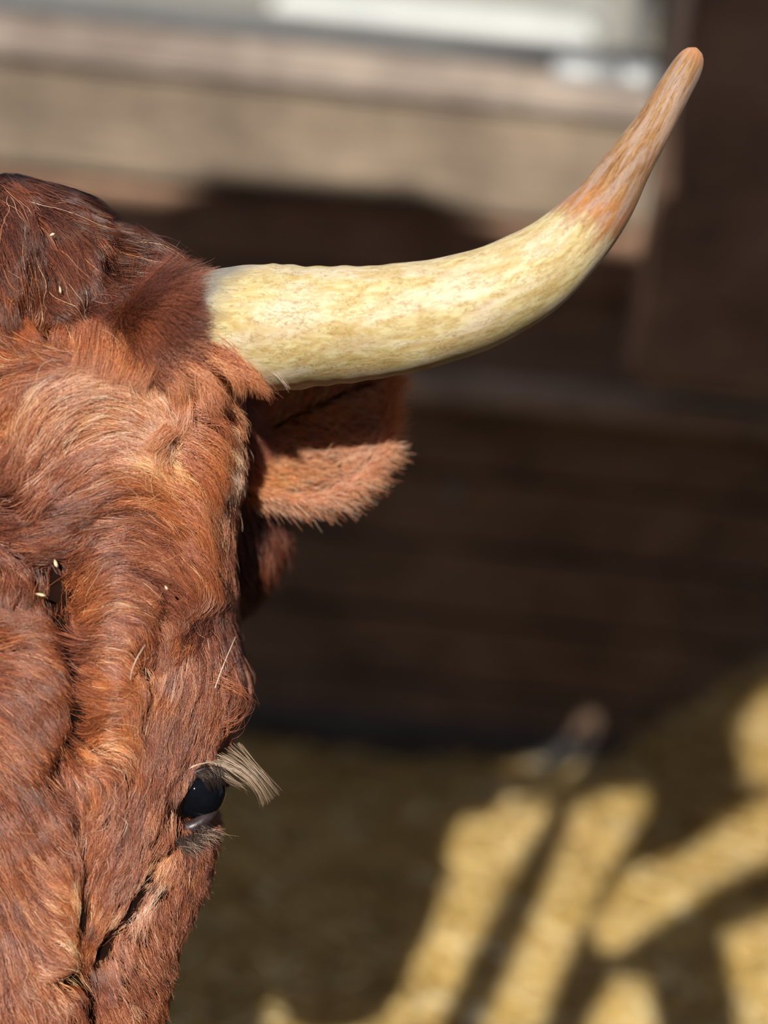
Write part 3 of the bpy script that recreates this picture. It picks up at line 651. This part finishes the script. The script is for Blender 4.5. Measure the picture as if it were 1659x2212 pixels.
pts, tone, idx = children(gp, gn, gt, lens, NC)
# stick the root of every child to the skin
rt = pts[:, 0]; yy = np.clip(rt[:, 1], 356, 2484); tt = np.arctan2(fW(yy) + fT(yy) - rt[:, 2], rt[:, 0]); sk = P(tt, yy, -1.0)
shift = sk - rt; fall = (1 - np.linspace(0, 1, KP)) ** 1.0
pts = pts + shift[:, None] * fall[None, :, None]
keep = ~eye_mask(pts[:, 1:]).any(1); pts, tone, idx = pts[keep], tone[keep], idx[keep]
root_y = pts[:, 0, 1]; lc = lens[idx]
radius = np.where(lc < 50, .26, .34) * S * rng.uniform(.7, 1.3, len(pts))
WP = HW(pts)
zones = [('poll_hair', root_y < 770, 'long dark wavy tuft between the horns'), ('forehead_hair', (root_y >= 770) & (root_y < 1640), 'swirling curly coat over the forehead'),
         ('face_hair', (root_y >= 1640) & (lc >= 48), 'wavy coat down the middle of the face'), ('cheek_hair', (root_y >= 1640) & (lc < 48), 'short flat coat around the eye and cheek')]
for nm, mk, lb in zones:
    o = make_curves(nm, WP[mk], radius[mk], tone[mk], cow); o['label'] = lb

# fine stray hairs
NS = 1500
ths, ys = roots(NS); ps = P(ths, ys); fs = flow(ps[:, 0], ps[:, 1]); okk = (fs[:, 2] > 50)
ths, ys, fs = ths[okk], ys[okk], fs[okk]; ns = len(ths)
sp, sn = grow(ths, ys, KP, fs[:, 2] * rng.uniform(.6, 1.3, ns), fs[:, 3] * rng.uniform(1.2, 2.3, ns), rng.uniform(4, 16, ns), .5)
k2 = ~eye_mask(sp).any(1); sp = sp[k2]
o = make_curves('stray_hair', HW(sp), np.full(len(sp), .30) * S, fs[k2][:, 4] + rng.uniform(.05, .45, len(sp)), cow)

n_ = 90; xx = rng.uniform(-60, 380, n_); yy = rng.uniform(385, 700, n_) + np.maximum(0, xx - 60) * .25
tt_ = np.arccos(np.clip(xx / np.maximum(fE(yy), 60), -.98, .98)); sp, sn = grow(tt_, yy, KP, rng.uniform(90, 210, n_), rng.uniform(26, 50, n_), rng.uniform(2, 11, n_), .22)
make_curves('long_pale_hair', HW(sp), np.full(n_, .42) * S, rng.uniform(.75, 1.0, n_), cow)['label'] = 'long pale loose strands over the tuft'

# curls that hang out over the temple and the horn base
def tuft(name, roots_, tips, n, k, wid, bend, rad_, tone_, wave=0.0, taper=.5, parent=cow, spread_end=None, ctrl=None):
    """strands from around a root line to around a tip line, through an optional middle line"""
    r0_, r1_ = np.array(roots_, float); t0_, t1_ = np.array(tips, float)
    a = rng.random((n, 1)); b = np.clip(a + rng.normal(0, .18, (n, 1)), 0, 1)
    A = r0_ + (r1_ - r0_) * a + rng.normal(0, wid, (n, 3)); B = t0_ + (t1_ - t0_) * b + rng.normal(0, (spread_end or wid), (n, 3))
    if ctrl is None: Cc = (A + B) / 2 + np.array(bend, float) + rng.normal(0, wid * .8, (n, 3))
    else: c0_, c1_ = np.array(ctrl, float); Cc = c0_ + (c1_ - c0_) * b + rng.normal(0, wid * .8, (n, 3))
    k = 12; t = np.linspace(0, 1, k)[None, :, None]
    Q = (1 - t) ** 2 * A[:, None] + 2 * t * (1 - t) * Cc[:, None] + t * t * B[:, None]
    ph = rng.uniform(0, 6.28, (n, 1, 1)); ax = rng.normal(0, 1, (n, 1, 3)); ax /= np.linalg.norm(ax, axis=-1, keepdims=True)
    Q = Q + ax * wave * np.sin(ph + 9 * t) * t
    return Q, np.full(n, rad_), np.clip(tone_ + rng.normal(0, .1, n), 0, 1)
def bundle(name, items, label=None, mat=None, mirror=True):
    if mirror: items = items + [(q[0][::2] * np.array([-1.0, 1, 1]), q[1][::2], q[2][::2]) for q in items]
    o = make_curves(name, HW(np.concatenate([q[0] for q in items])), np.concatenate([q[1] for q in items]) * S, np.concatenate([q[2] for q in items]), cow, mat)
    if label: o['label'] = label
    return o
its = []
for (rx, ry), (tx, ty), (bx, by), n, tn in [
    ((480, 760), (556, 836), (16, -10), 170, .6), ((500, 800), (590, 858), (16, -12), 90, .7),
    ((478, 1466), (536, 1512), (30, -8), 40, .5), ((488, 1560), (530, 1516), (14, 14), 30, .5), ((440, 900), (500, 960), (35, -25), 160, .58), ((430, 940), (492, 1010), (45, -15), 200, .60), ((425, 970), (490, 1060), (45, -10), 200, .60), ((420, 1000), (470, 1100), (40, -5), 160, .57),
    ((400, 1060), (462, 1160), (30, -20), 120, .65), ((410, 1110), (468, 1220), (30, -20), 120, .6), ((420, 1180), (480, 1290), (22, -20), 110, .5),
    ((470, 790), (530, 850), (30, -15), 220, .7), ((430, 810), (490, 880), (20, -15), 200, .65), ((490, 740), (548, 830), (20, -20), 160, .65), ((510, 790), (575, 850), (20, -15), 120, .65), ((460, 840), (480, 900), (-10, 0), 140, .7)]:
    w0, w1 = float(P(np.arccos(np.clip(np.array([rx / 520.]), -1, 1)), np.array([float(ry)]))[0, 2]), 70
    fr_ = ry < 845; w1 = 0 if fr_ else w0 + 5; w2 = 5 if fr_ else w0 + 45
    its.append(tuft('', [(rx - 14, ry - 14, w1), (rx + 14, ry + 14, w1)], [(tx - 12, ty - 8, w2), (tx + 8, ty + 14, w2)], n, 10, 9, (bx, by, -26), .3, tn, 5, spread_end=9))
bundle('temple_curls', its, 'bright curls overhanging the temple and horn base')

# separate locks: a row of tufts falling over the top of the forehead swirl, and curls beside it
def lock(x0, y0, x1, y1, bx, n, wd, tn, up=26, wave=4):
    thc = np.arccos(np.clip(np.array([x0, x1]) / fE(np.array([y0, y1], float)), -.97, .97)); ww = P(thc, np.array([y0, y1], float), 4.0)[:, 2]
    L_ = math.hypot(x1 - x0, y1 - y0); nx, ny = -(y1 - y0) / L_ * wd, (x1 - x0) / L_ * wd
    return tuft('', [(x0 - nx, y0 - ny, ww[0] + 8), (x0 + nx, y0 + ny, ww[0] + 8)], [(x1 - nx * .75, y1 - ny * .75, ww[1] - 3), (x1 + nx * .75, y1 + ny * .75, ww[1] - 3)], n, 12, 4.5, (bx, 0, -up), .32, tn, wave, spread_end=6)
its = []
for a in [(60, 715, 110, 775, 10, 420, 20, .45), (120, 690, 92, 735, -10, 300, 16, .62), (165, 700, 150, 765, -6, 420, 18, .55), (205, 712, 205, 812, 10, 520, 20, .62), (245, 716, 238, 826, 8, 520, 20, .66), (285, 722, 268, 836, 10, 520, 20, .68), (325, 728, 300, 840, 12, 520, 20, .66),
          (352, 745, 318, 850, 14, 420, 18, .66), (370, 800, 402, 880, 22, 480, 17, .72), (402, 860, 398, 950, 26, 420, 16, .72), (425, 830, 452, 910, 24, 420, 16, .55), (395, 925, 345, 975, -4, 300, 14, .74), (300, 640, 350, 672, 6, 360, 16, .20), (230, 645, 300, 668, 0, 260, 12, .20),
          (395, 765, 470, 812, 6, 520, 24, .64), (420, 730, 492, 775, 6, 420, 20, .50), (40, 640, 60, 735, -6, 420, 20, .20), (15, 420, 85, 560, 30, 320, 26, .18), (130, 420, 205, 540, 30, 320, 24, .16), (280, 500, 380, 565, 14, 360, 20, .16), (330, 545, 440, 612, 14, 420, 20, .18), (350, 590, 460, 655, 12, 420, 20, .20)]:
    its.append(lock(*a))  # dark crest locks and pale lower ones continue the painted light
bundle('hair_locks', its, 'tufts and curls between the dark crest and the bright forehead swirl')

# ------------------------------------------------------------------ eye
eye_c = np.array([422.0, 1714.0, 150.0]); er = 63.0
def sphere(name, c, r, mat, parent, seg=48, squash=None):
    V = []; F = []; n = seg // 2
    bm = bmesh.new(); bmesh.ops.create_uvsphere(bm, u_segments=seg, v_segments=n, radius=r)
    V = np.array([v.co[:] for v in bm.verts]); F = [[v.index for v in f.verts] for f in bm.faces]; bm.free()
    if squash: V *= np.array(squash)
    return mesh(name, HW(V + c), F, mat, parent, True)
m = NT('eye_black', .04, .10); n = m.noise(m.coord(), 40, 3); m.color(m.ramp(n, [(.4, (.002, .002, .003)), (.7, (.006, .007, .011))])); m.b.inputs['Coat Weight'].default_value = .0; m.b.inputs['Coat Roughness'].default_value = .02; M['eye'] = m.m
def socket(mirror):
    s = -1 if mirror else 1; fl = lambda p: (p[0] * s, p[1], p[2])
    e = sphere('eyeball', np.array([eye_c[0] * s, eye_c[1], eye_c[2]]), er, M['eye'], cow); e['label'] = 'glossy black eye'
    def lid(name, ctrl, radii, mat, label):
        c = np.array(ctrl, float); t = np.linspace(0, len(c) - 1, 24); pts = np.stack([np.interp(t, np.arange(len(c)), c[:, i]) for i in range(3)], 1)
        for _ in range(3): pts[1:-1] = (pts[:-2] + pts[1:-1] * 2 + pts[2:]) / 4
        pts[:, 0] *= s; rr = np.interp(t, np.arange(len(c)), radii) * S
        V, F = tube_data(HW(pts), list(rr), 14); o = mesh(name, V, F, mat, cow, True); o['label'] = label
    lid('lower_eyelid', [(372, 1778, 128), (392, 1788, 112), (416, 1786, 108), (440, 1772, 116), (458, 1752, 138), (470, 1730, 165)], [8, 13, 15, 14, 11, 6], M['lid'], 'bare purple-grey lower eyelid')
    lid('upper_eyelid', [(418, 1668, 88), (442, 1656, 96), (466, 1664, 120), (480, 1684, 142), (486, 1706, 166)], [7, 10, 10, 8, 5], M['lid_dark'], 'dark upper eyelid')
socket(False); socket(True)
# lashes
m = NT('lash_hair', .35, .8); m.color((.40, .28, .20)); M['lash'] = m.m
m = NT('dark_lash_hair', .4, .6); m.color((.045, .025, .02)); M['lash_dark'] = m.m
its = [
 tuft('', [(452, 1646, 96), (514, 1606, 150)], [(568, 1738, 95), (606, 1710, 110)], 58, 12, 4, (0, 0, 0), .30, .80, 1.0, spread_end=3, ctrl=[(552, 1664, 90), (560, 1656, 100)]),
 tuft('', [(448, 1652, 90), (486, 1650, 110)], [(512, 1692, 95), (560, 1706, 100)], 20, 12, 4, (0, 0, 0), .26, .65, 2.0, spread_end=5, ctrl=[(490, 1690, 90), (530, 1676, 95)]),
]
bundle('upper_lashes', its, 'long pale brush of upper eyelashes', M['lash'])
its = [tuft('', [(425, 1668, 75), (478, 1648, 100)], [(455, 1700, 78), (486, 1692, 96)], 80, 8, 4, (0, 0, 0), .35, .1, 1, spread_end=4, ctrl=[(450, 1668, 58), (484, 1665, 80)]),
 tuft('', [(380, 1808, 70), (448, 1782, 104)], [(405, 1838, 56), (468, 1806, 96)], 170, 8, 5, (4, -4, -12), .38, .05, 1, spread_end=7)]
bundle('dark_lashes', its, 'short dark lashes along both eyelids', M['lash_dark'])
its = [
 tuft('', [(395, 1818, 66), (450, 1788, 110)], [(438, 1848, 58), (494, 1798, 108)], 60, 10, 5, (8, -4, -16), .28, .80, 1.5, spread_end=8),
]
bundle('lower_lashes', its, 'short pale lower eyelashes', M['lash'])
m = NT('guard_hair', .35, .8); m.color((.72, .58, .46)); M['guard'] = m.m
its = [tuft('', [(305, 1453, -20), (306, 1452, -20)], [(340, 1378, -48), (341, 1377, -48)], 3, 10, .8, (-14, 6, -8), .9, 1.0, 0, spread_end=.8),
       tuft('', [(470, 1480, 60), (471, 1479, 60)], [(510, 1374, 90), (511, 1374, 90)], 2, 10, .8, (-5, 6, -10), .7, .95, 0, spread_end=.8),
       tuft('', [(388, 1500, -10), (388, 1500, -10)], [(398, 1425, -30), (399, 1425, -30)], 2, 10, .8, (6, 6, -8), .5, .9, 0, spread_end=.8),
       tuft('', [(420, 1645, 40), (421, 1645, 40)], [(462, 1637, 60), (463, 1637, 60)], 3, 10, 1, (0, -5, -8), .5, .9, 0, spread_end=.8),
       tuft('', [(490, 640, 40), (492, 640, 40)], [(478, 676, 20), (480, 676, 20)], 3, 10, 1, (14, -12, -20), .5, .95, 0, spread_end=.8),
       tuft('', [(505, 650, 30), (506, 650, 30)], [(540, 632, 10), (541, 630, 10)], 2, 10, 1, (10, 5, -10), .5, .95, 0, spread_end=.8),
       tuft('', [(522, 775, 10), (526, 775, 10)], [(568, 850, -10), (572, 848, -10)], 9, 10, 6, (6, -10, -15), .32, .95, 0, spread_end=2),
       tuft('', [(560, 790, 10), (564, 795, 10)], [(630, 852, -10), (632, 850, -10)], 8, 10, 5, (10, -16, -10), .26, .85, 0, spread_end=3)]
bundle('guard_hairs', its, 'thick pale guard hairs', M['guard'])

# ------------------------------------------------------------------ horn
HORN = [(455, 698, 112, 135), (490, 700, 122, 122), (540, 704, 133, 98), (600, 709, 138, 84), (710, 703, 128, 62), (825, 695, 119, 44), (940, 675, 112, 30), (1050, 640, 105, 22), (1155, 586, 95, 18), (1232, 522, 81, 18), (1298, 447, 67, 20), (1350, 366, 53, 24), (1408, 277, 42, 28), (1458, 190, 37, 32), (1482, 148, 33.5, 34), (1494, 124, 27, 35), (1500, 111, 17, 36), (1503, 105, 5, 36)]
def horn_mesh(mirror):
    H = np.array(HORN, float); n = 150; seg = 64
    s = np.concatenate([[0], np.cumsum(np.hypot(np.diff(H[:, 0]), np.diff(H[:, 1])))]); u = np.linspace(0, s[-1], n)
    # smooth interpolation (Catmull-Rom through the sections)
    def cr(v):
        out = np.zeros(n)
        for i, x in enumerate(u):
            k = min(max(np.searchsorted(s, x) - 1, 0), len(s) - 2); h = s[k + 1] - s[k]; t = (x - s[k]) / h
            m0 = (v[k + 1] - v[max(k - 1, 0)]) / (s[k + 1] - s[max(k - 1, 0)]) * h; m1 = (v[min(k + 2, len(s) - 1)] - v[k]) / (s[min(k + 2, len(s) - 1)] - s[k]) * h
            out[i] = (2 * t**3 - 3 * t**2 + 1) * v[k] + (t**3 - 2 * t**2 + t) * m0 + (-2 * t**3 + 3 * t**2) * v[k + 1] + (t**3 - t**2) * m1
        return out
    X, Y, Rr, Wd = (cr(H[:, i]) for i in range(4)); Rr = np.maximum(Rr, 3)
    # undo the perspective size change of the nearer tip
    sc_ = (D0 + Wd * S) / (D0 + .03); X = 829 + (X - 829) * sc_; Y = 1106 + (Y - 1106) * sc_; Rr = Rr * sc_
    if mirror: X = -X
    Wc = Wd + 0
    cen = np.stack([X, Y, Wc], 1); tan = unit(np.gradient(cen, axis=0)); dep = np.array([0, 0, -1.0])
    e1 = unit(dep - tan * (tan @ dep)[:, None]); e2 = np.cross(tan, e1)
    V = []; th = np.linspace(0, 2 * np.pi, seg, endpoint=False); arc_ = []
    for i in range(n):
        rip = 1 + .012 * math.sin(u[i] * .11) * math.exp(-((u[i] - 230) / 160) ** 2) + .006 * math.sin(u[i] * .045 + 1)
        rr = Rr[i] * rip * (1 + .018 * np.sin(2 * th + u[i] * .01) + .008 * np.sin(5 * th + u[i] * .02))
        V.append(cen[i] + e1[i] * (rr * np.cos(th))[:, None] + e2[i] * (rr * np.sin(th))[:, None])
        arc_.append(np.stack([np.full(seg, u[i] / s[-1]), np.cos(th), np.sin(th) * (-1 if mirror else 1)], 1))
    V = np.concatenate(V); A = np.concatenate(arc_); F = []
    for i in range(n - 1):
        for k in range(seg): F.append((i * seg + k, i * seg + (k + 1) % seg, (i + 1) * seg + (k + 1) % seg, (i + 1) * seg + k))
    F.append(tuple(range(seg))); F.append(tuple((n - 1) * seg + k for k in range(seg - 1, -1, -1)))
    o = mesh('horn', HW(V), F, M['horn'], cow, True)
    at = o.data.attributes.new('along', 'FLOAT_VECTOR', 'POINT'); at.data.foreach_set('vector', A.astype(np.float32).ravel())
    o['label'] = 'cream horn curving up to an orange-brown tip'
    return o
def horn_mat():
    m = NT('horn_keratin', .34, .32)
    a = m.add('ShaderNodeAttribute', attribute_name='along'); sep = m.add('ShaderNodeSeparateXYZ'); m.l.new(a.outputs['Vector'], sep.inputs[0])
    u = sep.outputs[0]
    mp = m.add('ShaderNodeMapping'); mp.inputs['Scale'].default_value = (9, 2.4, 2.4); m.l.new(a.outputs['Vector'], mp.inputs['Vector'])       # long fibres
    mp2 = m.add('ShaderNodeMapping'); mp2.inputs['Scale'].default_value = (16, 4.5, 4.5); m.l.new(a.outputs['Vector'], mp2.inputs['Vector'])
    fib = m.noise(mp.outputs[0], 3.2, 8, .7, .8); pat = m.noise(mp.outputs[0], .9, 3, .5, .5); fine = m.noise(mp2.outputs[0], 7, 6, .65, 2.2)
    cream = m.ramp(fib, [(.28, (.36, .24, .09)), (.42, (.50, .38, .17)), (.55, (.62, .54, .30)), (.75, (.70, .65, .45))])
    pink = m.ramp(pat, [(.42, (0, 0, 0)), (.60, (1, 1, 1))])
    c = m.mix(m.math('MULTIPLY', pink, .55), cream, (.70, .62, .53))
    yel = m.ramp(m.noise(mp.outputs[0], 1.5, 4, .6, .8), [(.50, (0, 0, 0)), (.62, (1, 1, 1))]); c = m.mix(m.math('MULTIPLY', yel, .5), c, (.46, .31, .11))
    # short wandering cracks
    vo = m.add('ShaderNodeTexVoronoi', feature='DISTANCE_TO_EDGE'); vo.inputs['Scale'].default_value = 3.4
    ad = m.add('ShaderNodeMixRGB', blend_type='ADD'); ad.inputs[0].default_value = 1.0; m.l.new(mp2.outputs[0], ad.inputs[1])
    nz = m.add('ShaderNodeTexNoise'); nz.inputs['Scale'].default_value = 3; m.l.new(mp2.outputs[0], nz.inputs['Vector']); m.l.new(nz.outputs['Color'], ad.inputs[2])
    m.l.new(ad.outputs[0], vo.inputs['Vector'])
    ck = m.ramp(vo.outputs['Distance'], [(.0, (1, 1, 1)), (.07, (0, 0, 0))])
    gate = m.ramp(m.noise(mp2.outputs[0], 1.7, 2), [(.44, (0, 0, 0)), (.52, (1, 1, 1))])
    ckm = m.math('MULTIPLY', ck, gate)
    c = m.mix(m.math('MULTIPLY', ckm, .8), c, (.26, .15, .05))
    fl_ = m.ramp(fine, [(.40, (1, 1, 1)), (.46, (0, 0, 0))]); c = m.mix(m.math('MULTIPLY', fl_, .5), c, (.52, .38, .16))
    # brown tip, its edge ragged along the fibres
    edge = m.math('ADD', u, m.math('MULTIPLY', m.math('SUBTRACT', m.noise(mp.outputs[0], 2.2, 5, .6, .4), .5), .16))
    edge = m.math('ADD', edge, m.math('MULTIPLY', sep.outputs[2], -.015))
    tip = m.ramp(edge, [(.625, (0, 0, 0)), (.665, (1, 1, 1))])
    tipc = m.ramp(fib, [(.3, (.15, .065, .025)), (.45, (.27, .135, .058)), (.58, (.38, .225, .105)), (.75, (.48, .35, .21))])
    ring = m.ramp(edge, [(.63, (0, 0, 0)), (.67, (1, 1, 1)), (.73, (0, 0, 0))]); tipc = m.mix(m.math('MULTIPLY', ring, .6), tipc, (.50, .20, .07))
    grey = m.ramp(m.noise(mp.outputs[0], 1.3, 2), [(.48, (0, 0, 0)), (.58, (1, 1, 1))]); tipc = m.mix(m.math('MULTIPLY', grey, .45), tipc, (.42, .34, .32))
    tipc = m.mix(m.math('MULTIPLY', ckm, .5), tipc, (.16, .08, .04))
    end = m.ramp(u, [(.965, (0, 0, 0)), (.99, (1, 1, 1))]); tipc = m.mix(m.math('MULTIPLY', end, .6), tipc, (.60, .27, .13))
    c = m.mix(tip, c, tipc)
    # bluish grey collar at the base
    be = m.math('ADD', u, m.math('MULTIPLY', m.math('SUBTRACT', m.noise(mp.outputs[0], 3, 4), .5), .05))
    be = m.math('ADD', be, m.math('MULTIPLY', sep.outputs[2], .016))
    col = m.ramp(be, [(.035, (1, 1, 1)), (.07, (0, 0, 0))]); c = m.mix(m.math('MULTIPLY', col, .75), c, (.16, .165, .18))
    m.color(c)
    hgt = m.math('ADD', m.math('MULTIPLY', fib, .6), m.math('MULTIPLY', ckm, -.8)); m.bump(hgt, .35, .0012)
    rr = m.math('MULTIPLY_ADD', tip, -.16, .48); m.l.new(rr, m.b.inputs['Roughness'])
    m.b.inputs['Subsurface Weight'].default_value = .08; m.b.inputs['Subsurface Radius'].default_value = (.01, .006, .003); m.b.inputs['Subsurface Scale'].default_value = .3
    return m.m
M['horn'] = horn_mat()
horn_mesh(False); horn_mesh(True)

# ------------------------------------------------------------------ ear
def ear(mirror):
    s = -1 if mirror else 1
    # outline around the long axis: root to tip, with half widths above and below the axis
    k = 26; seg = 40
    base = np.array([470.0, 960, 430]); tip = np.array([850.0, 780, 520]); mid = np.array([690.0, 840, 500])
    V = []; N_ = []
    for i in range(k):
        t = i / (k - 1); c = (1 - t) ** 2 * base + 2 * t * (1 - t) * mid + t * t * tip
        wu = 235 * math.sin(math.pi * min(1, (t * .80 + .12))) ** .8 * (1 if t < .8 else (1 - ((t - .8) / .2) ** 2) ** .5 + .02)
        wl = 225 * math.sin(math.pi * min(1, (t * .80 + .12))) ** .8 * (1 if t < .8 else (1 - ((t - .8) / .2) ** 2) ** .5 + .02)
        ax = unit(tip - base); up = unit(np.array([-.28, -1, .22])); out = np.array([0, 0, -1.0])
        for j in range(seg):
            q = j / (seg - 1) * 2 - 1
            off = up * (q * (wu if q > 0 else wl)) + out * (75 * q * q * math.sin(math.pi * min(1, t * .8 + .2)) + (18 if q < 0 else 0) * q * q)
            V.append(c + off)
    V = np.array(V); V[:, 0] *= s; F = []
    for i in range(k - 1):
        for j in range(seg - 1): F.append((i * seg + j, i * seg + j + 1, (i + 1) * seg + j + 1, (i + 1) * seg + j))
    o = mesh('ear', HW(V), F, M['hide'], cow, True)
    md = o.modifiers.new('thick', 'SOLIDIFY'); md.thickness = .005; md.offset = 0
    o['label'] = 'red-brown ear behind the horn'
    # hair on the ear, both faces and along the rim
    G = V.reshape(k, seg, 3)
    n = 14000 if not mirror else 4000; gi = rng.uniform(0, k - 1.01, n); gj = np.concatenate([rng.uniform(0, seg - 1.01, n - n // 3), np.where(rng.random(n // 3) < .5, rng.uniform(0, 1.5, n // 3), rng.uniform(seg - 2.5, seg - 1.01, n // 3))])
    i0, j0 = gi.astype(int), gj.astype(int); a, b = (gi - i0)[:, None], (gj - j0)[:, None]
    R0 = G[i0, j0] * (1 - a) * (1 - b) + G[i0 + 1, j0] * a * (1 - b) + G[i0, j0 + 1] * (1 - a) * b + G[i0 + 1, j0 + 1] * a * b
    dax = unit(G[i0 + 1, j0] - G[i0, j0]); dq = unit(G[i0, j0 + 1] - G[i0, j0]) * np.sign(gj - seg / 2)[:, None]
    nn = unit(np.cross(dax, dq)); nn *= np.sign(-nn[:, 2:3]) * np.where(rng.random((n, 1)) < .75, 1, -1)
    d = unit(dax * .7 + dq * rng.uniform(.2, 1.1, (n, 1)) + rng.normal(0, .2, (n, 3))); L = rng.uniform(35, 75, (n, 1))
    t = np.linspace(0, 1, 6)[None, :, None]
    Q = R0[:, None] + d[:, None] * L[:, None] * t + nn[:, None] * (9 * (1 - (1 - t) ** 2) * rng.uniform(.5, 1.8, (n, 1, 1)) + 9)
    make_curves('ear_hair', HW(Q), np.full(n, .45) * S, .78 + rng.normal(0, .1, n), o)
ear(False); ear(True)

# hair over the side of the head, ear base and neck behind the temple
def blob_hair(specs, seed_dir=None):
    its = []
    for c, R3, tn, n, g0, g1, l0, l1, lift, rr in specs:
        v = unit(rng.normal(0, 1, (n, 3))); v[:, 0] = np.abs(v[:, 0] + .75) - .75; v[:, 2] = -np.abs(v[:, 2]) + .15
        v = unit(v); Pp = np.array(c, float) + v * np.array(R3, float); nn = unit(v / np.array(R3, float))
        mixv = np.clip(v[:, 1:2] * .5 + .5, 0, 1); g = unit(np.array(g0) * (1 - mixv) + np.array(g1) * mixv)
        # neighbouring strands swing together in locks
        sw = np.sin(Pp[:, 0] * .06 + 2.2 * np.sin(Pp[:, 1] * .045)) * .5; rot = np.stack([-g[:, 1], g[:, 0], 0 * sw], 1)
        g = unit(g + rot * sw[:, None]); d = unit(g - nn * (nn * g).sum(1, keepdims=True) + rng.normal(0, .11, (n, 3)))
        L = rng.uniform(l0, l1, (n, 1)); t = np.linspace(0, 1, 12)[None, :, None]; P_ = Pp[:, None] + 0 * t; out = []
        q = Pp.copy(); lat = np.cross(d, nn); ph = rng.uniform(0, 6.28, (n, 1))
        for i in range(12):
            tt = i / 11; out.append(q + nn * (lift * (1 - (1 - tt) ** 2)) * (.5 + rng.random((n, 1)) * .2) + lat * 3 * np.sin(ph + 5 * tt) * tt)
            q = q + d * L / 11; w_ = (q - np.array(c)) / np.array(R3); rr_ = np.linalg.norm(w_, axis=1, keepdims=True); q = np.where(rr_ < 1.0, np.array(c) + w_ / rr_ * np.array(R3), q)
        if c[1] == 722:
            tn = tn + .34 * np.clip((Pp[:, 1] - 715 + .25 * (Pp[:, 0] - 372)) / 60, 0, 1)  # lower collar strands paler, painting in the sunlit band
            for a, b, r in ((418, 692, 17), (458, 704, 14), (330, 690, 12)):
                hide_ = np.hypot(Pp[:, 0] - a, Pp[:, 1] - b) < r; rr = np.where(hide_, .02, rr)  # strands thinned so near-black skin stands in for shaded pits
        tone_ = tn + rng.normal(0, .1, n) + .12 * np.sin(Pp[:, 0] * .09 + Pp[:, 1] * .05)
        its.append((np.stack(out, 1), np.broadcast_to(rr, (n,)).copy(), tone_))
    return its
bundle('neck_hair', blob_hair([((330, 1130, 600), (260, 280, 300), .26, 7000, (.15, 1, .25), (.15, 1, .25), 40, 80, 14, .45), ((400, 980, 480), (165, 210, 190), .42, 7000, (.2, 1, .2), (.15, 1, .25), 40, 80, 16, .45),
    ((260, 1500, 500), (180, 420, 260), .25, 5000, (0, 1, .2), (0, 1, .2), 30, 60, 10, .4)]), 'coat darkened to paint in shade on the side of the head below the ear')  # low tones paint in the shade behind the temple
bundle('horn_base_hair', blob_hair([((372, 722, 122), (120, 112, 138), .27, 26000, (.94, .30, 0), (.80, .60, 0), 60, 120, 18, .32)]), 'shaggy collar of hair where the horn leaves the head')

# bits of chaff caught in the coat
m = NT('chaff', .5); n = m.noise(m.coord(), 90, 2); m.color(m.ramp(n, [(.3, (.62, .50, .30)), (.7, (.82, .74, .55))])); M['chaff'] = m.m
def chaff(x, y, L, a, r, label):
    thv = np.array([math.acos(max(-1, min(1, x / 560.0)))]); p = P(thv, np.array([float(y)]), 16.0)[0]
    dz = -4
    pts = [(x - math.cos(a) * L * t, y - math.sin(a) * L * t, p[2] + dz + 2 * math.sin(3 * t)) for t in (-.5, -.2, .15, .5)]
    V, F = tube_data(HW(np.array(pts)), [r * .3 * S, r * S, r * .9 * S, r * .25 * S], 8)
    o = mesh('chaff_flake', V, F, M['chaff'], None, True); tag(o, label, 'chaff', 'bits of chaff in the coat')
chaff(151, 1212, 17, 1.2, 4.0, 'pale upright chaff flake at the top of the dark forehead parting')
chaff(127, 1275, 21, .2, 3.2, 'pale flat chaff flake left of the dark forehead parting')
chaff(380, 1262, 10, .9, 2.6, 'tiny pale chaff flake on the brow above the eye')
chaff(130, 522, 12, -.3, 3.0, 'yellowish chaff flake high in the dark tuft')
chaff(150, 640, 16, 1.4, 2.2, 'thin upright chaff flake low in the dark tuft')
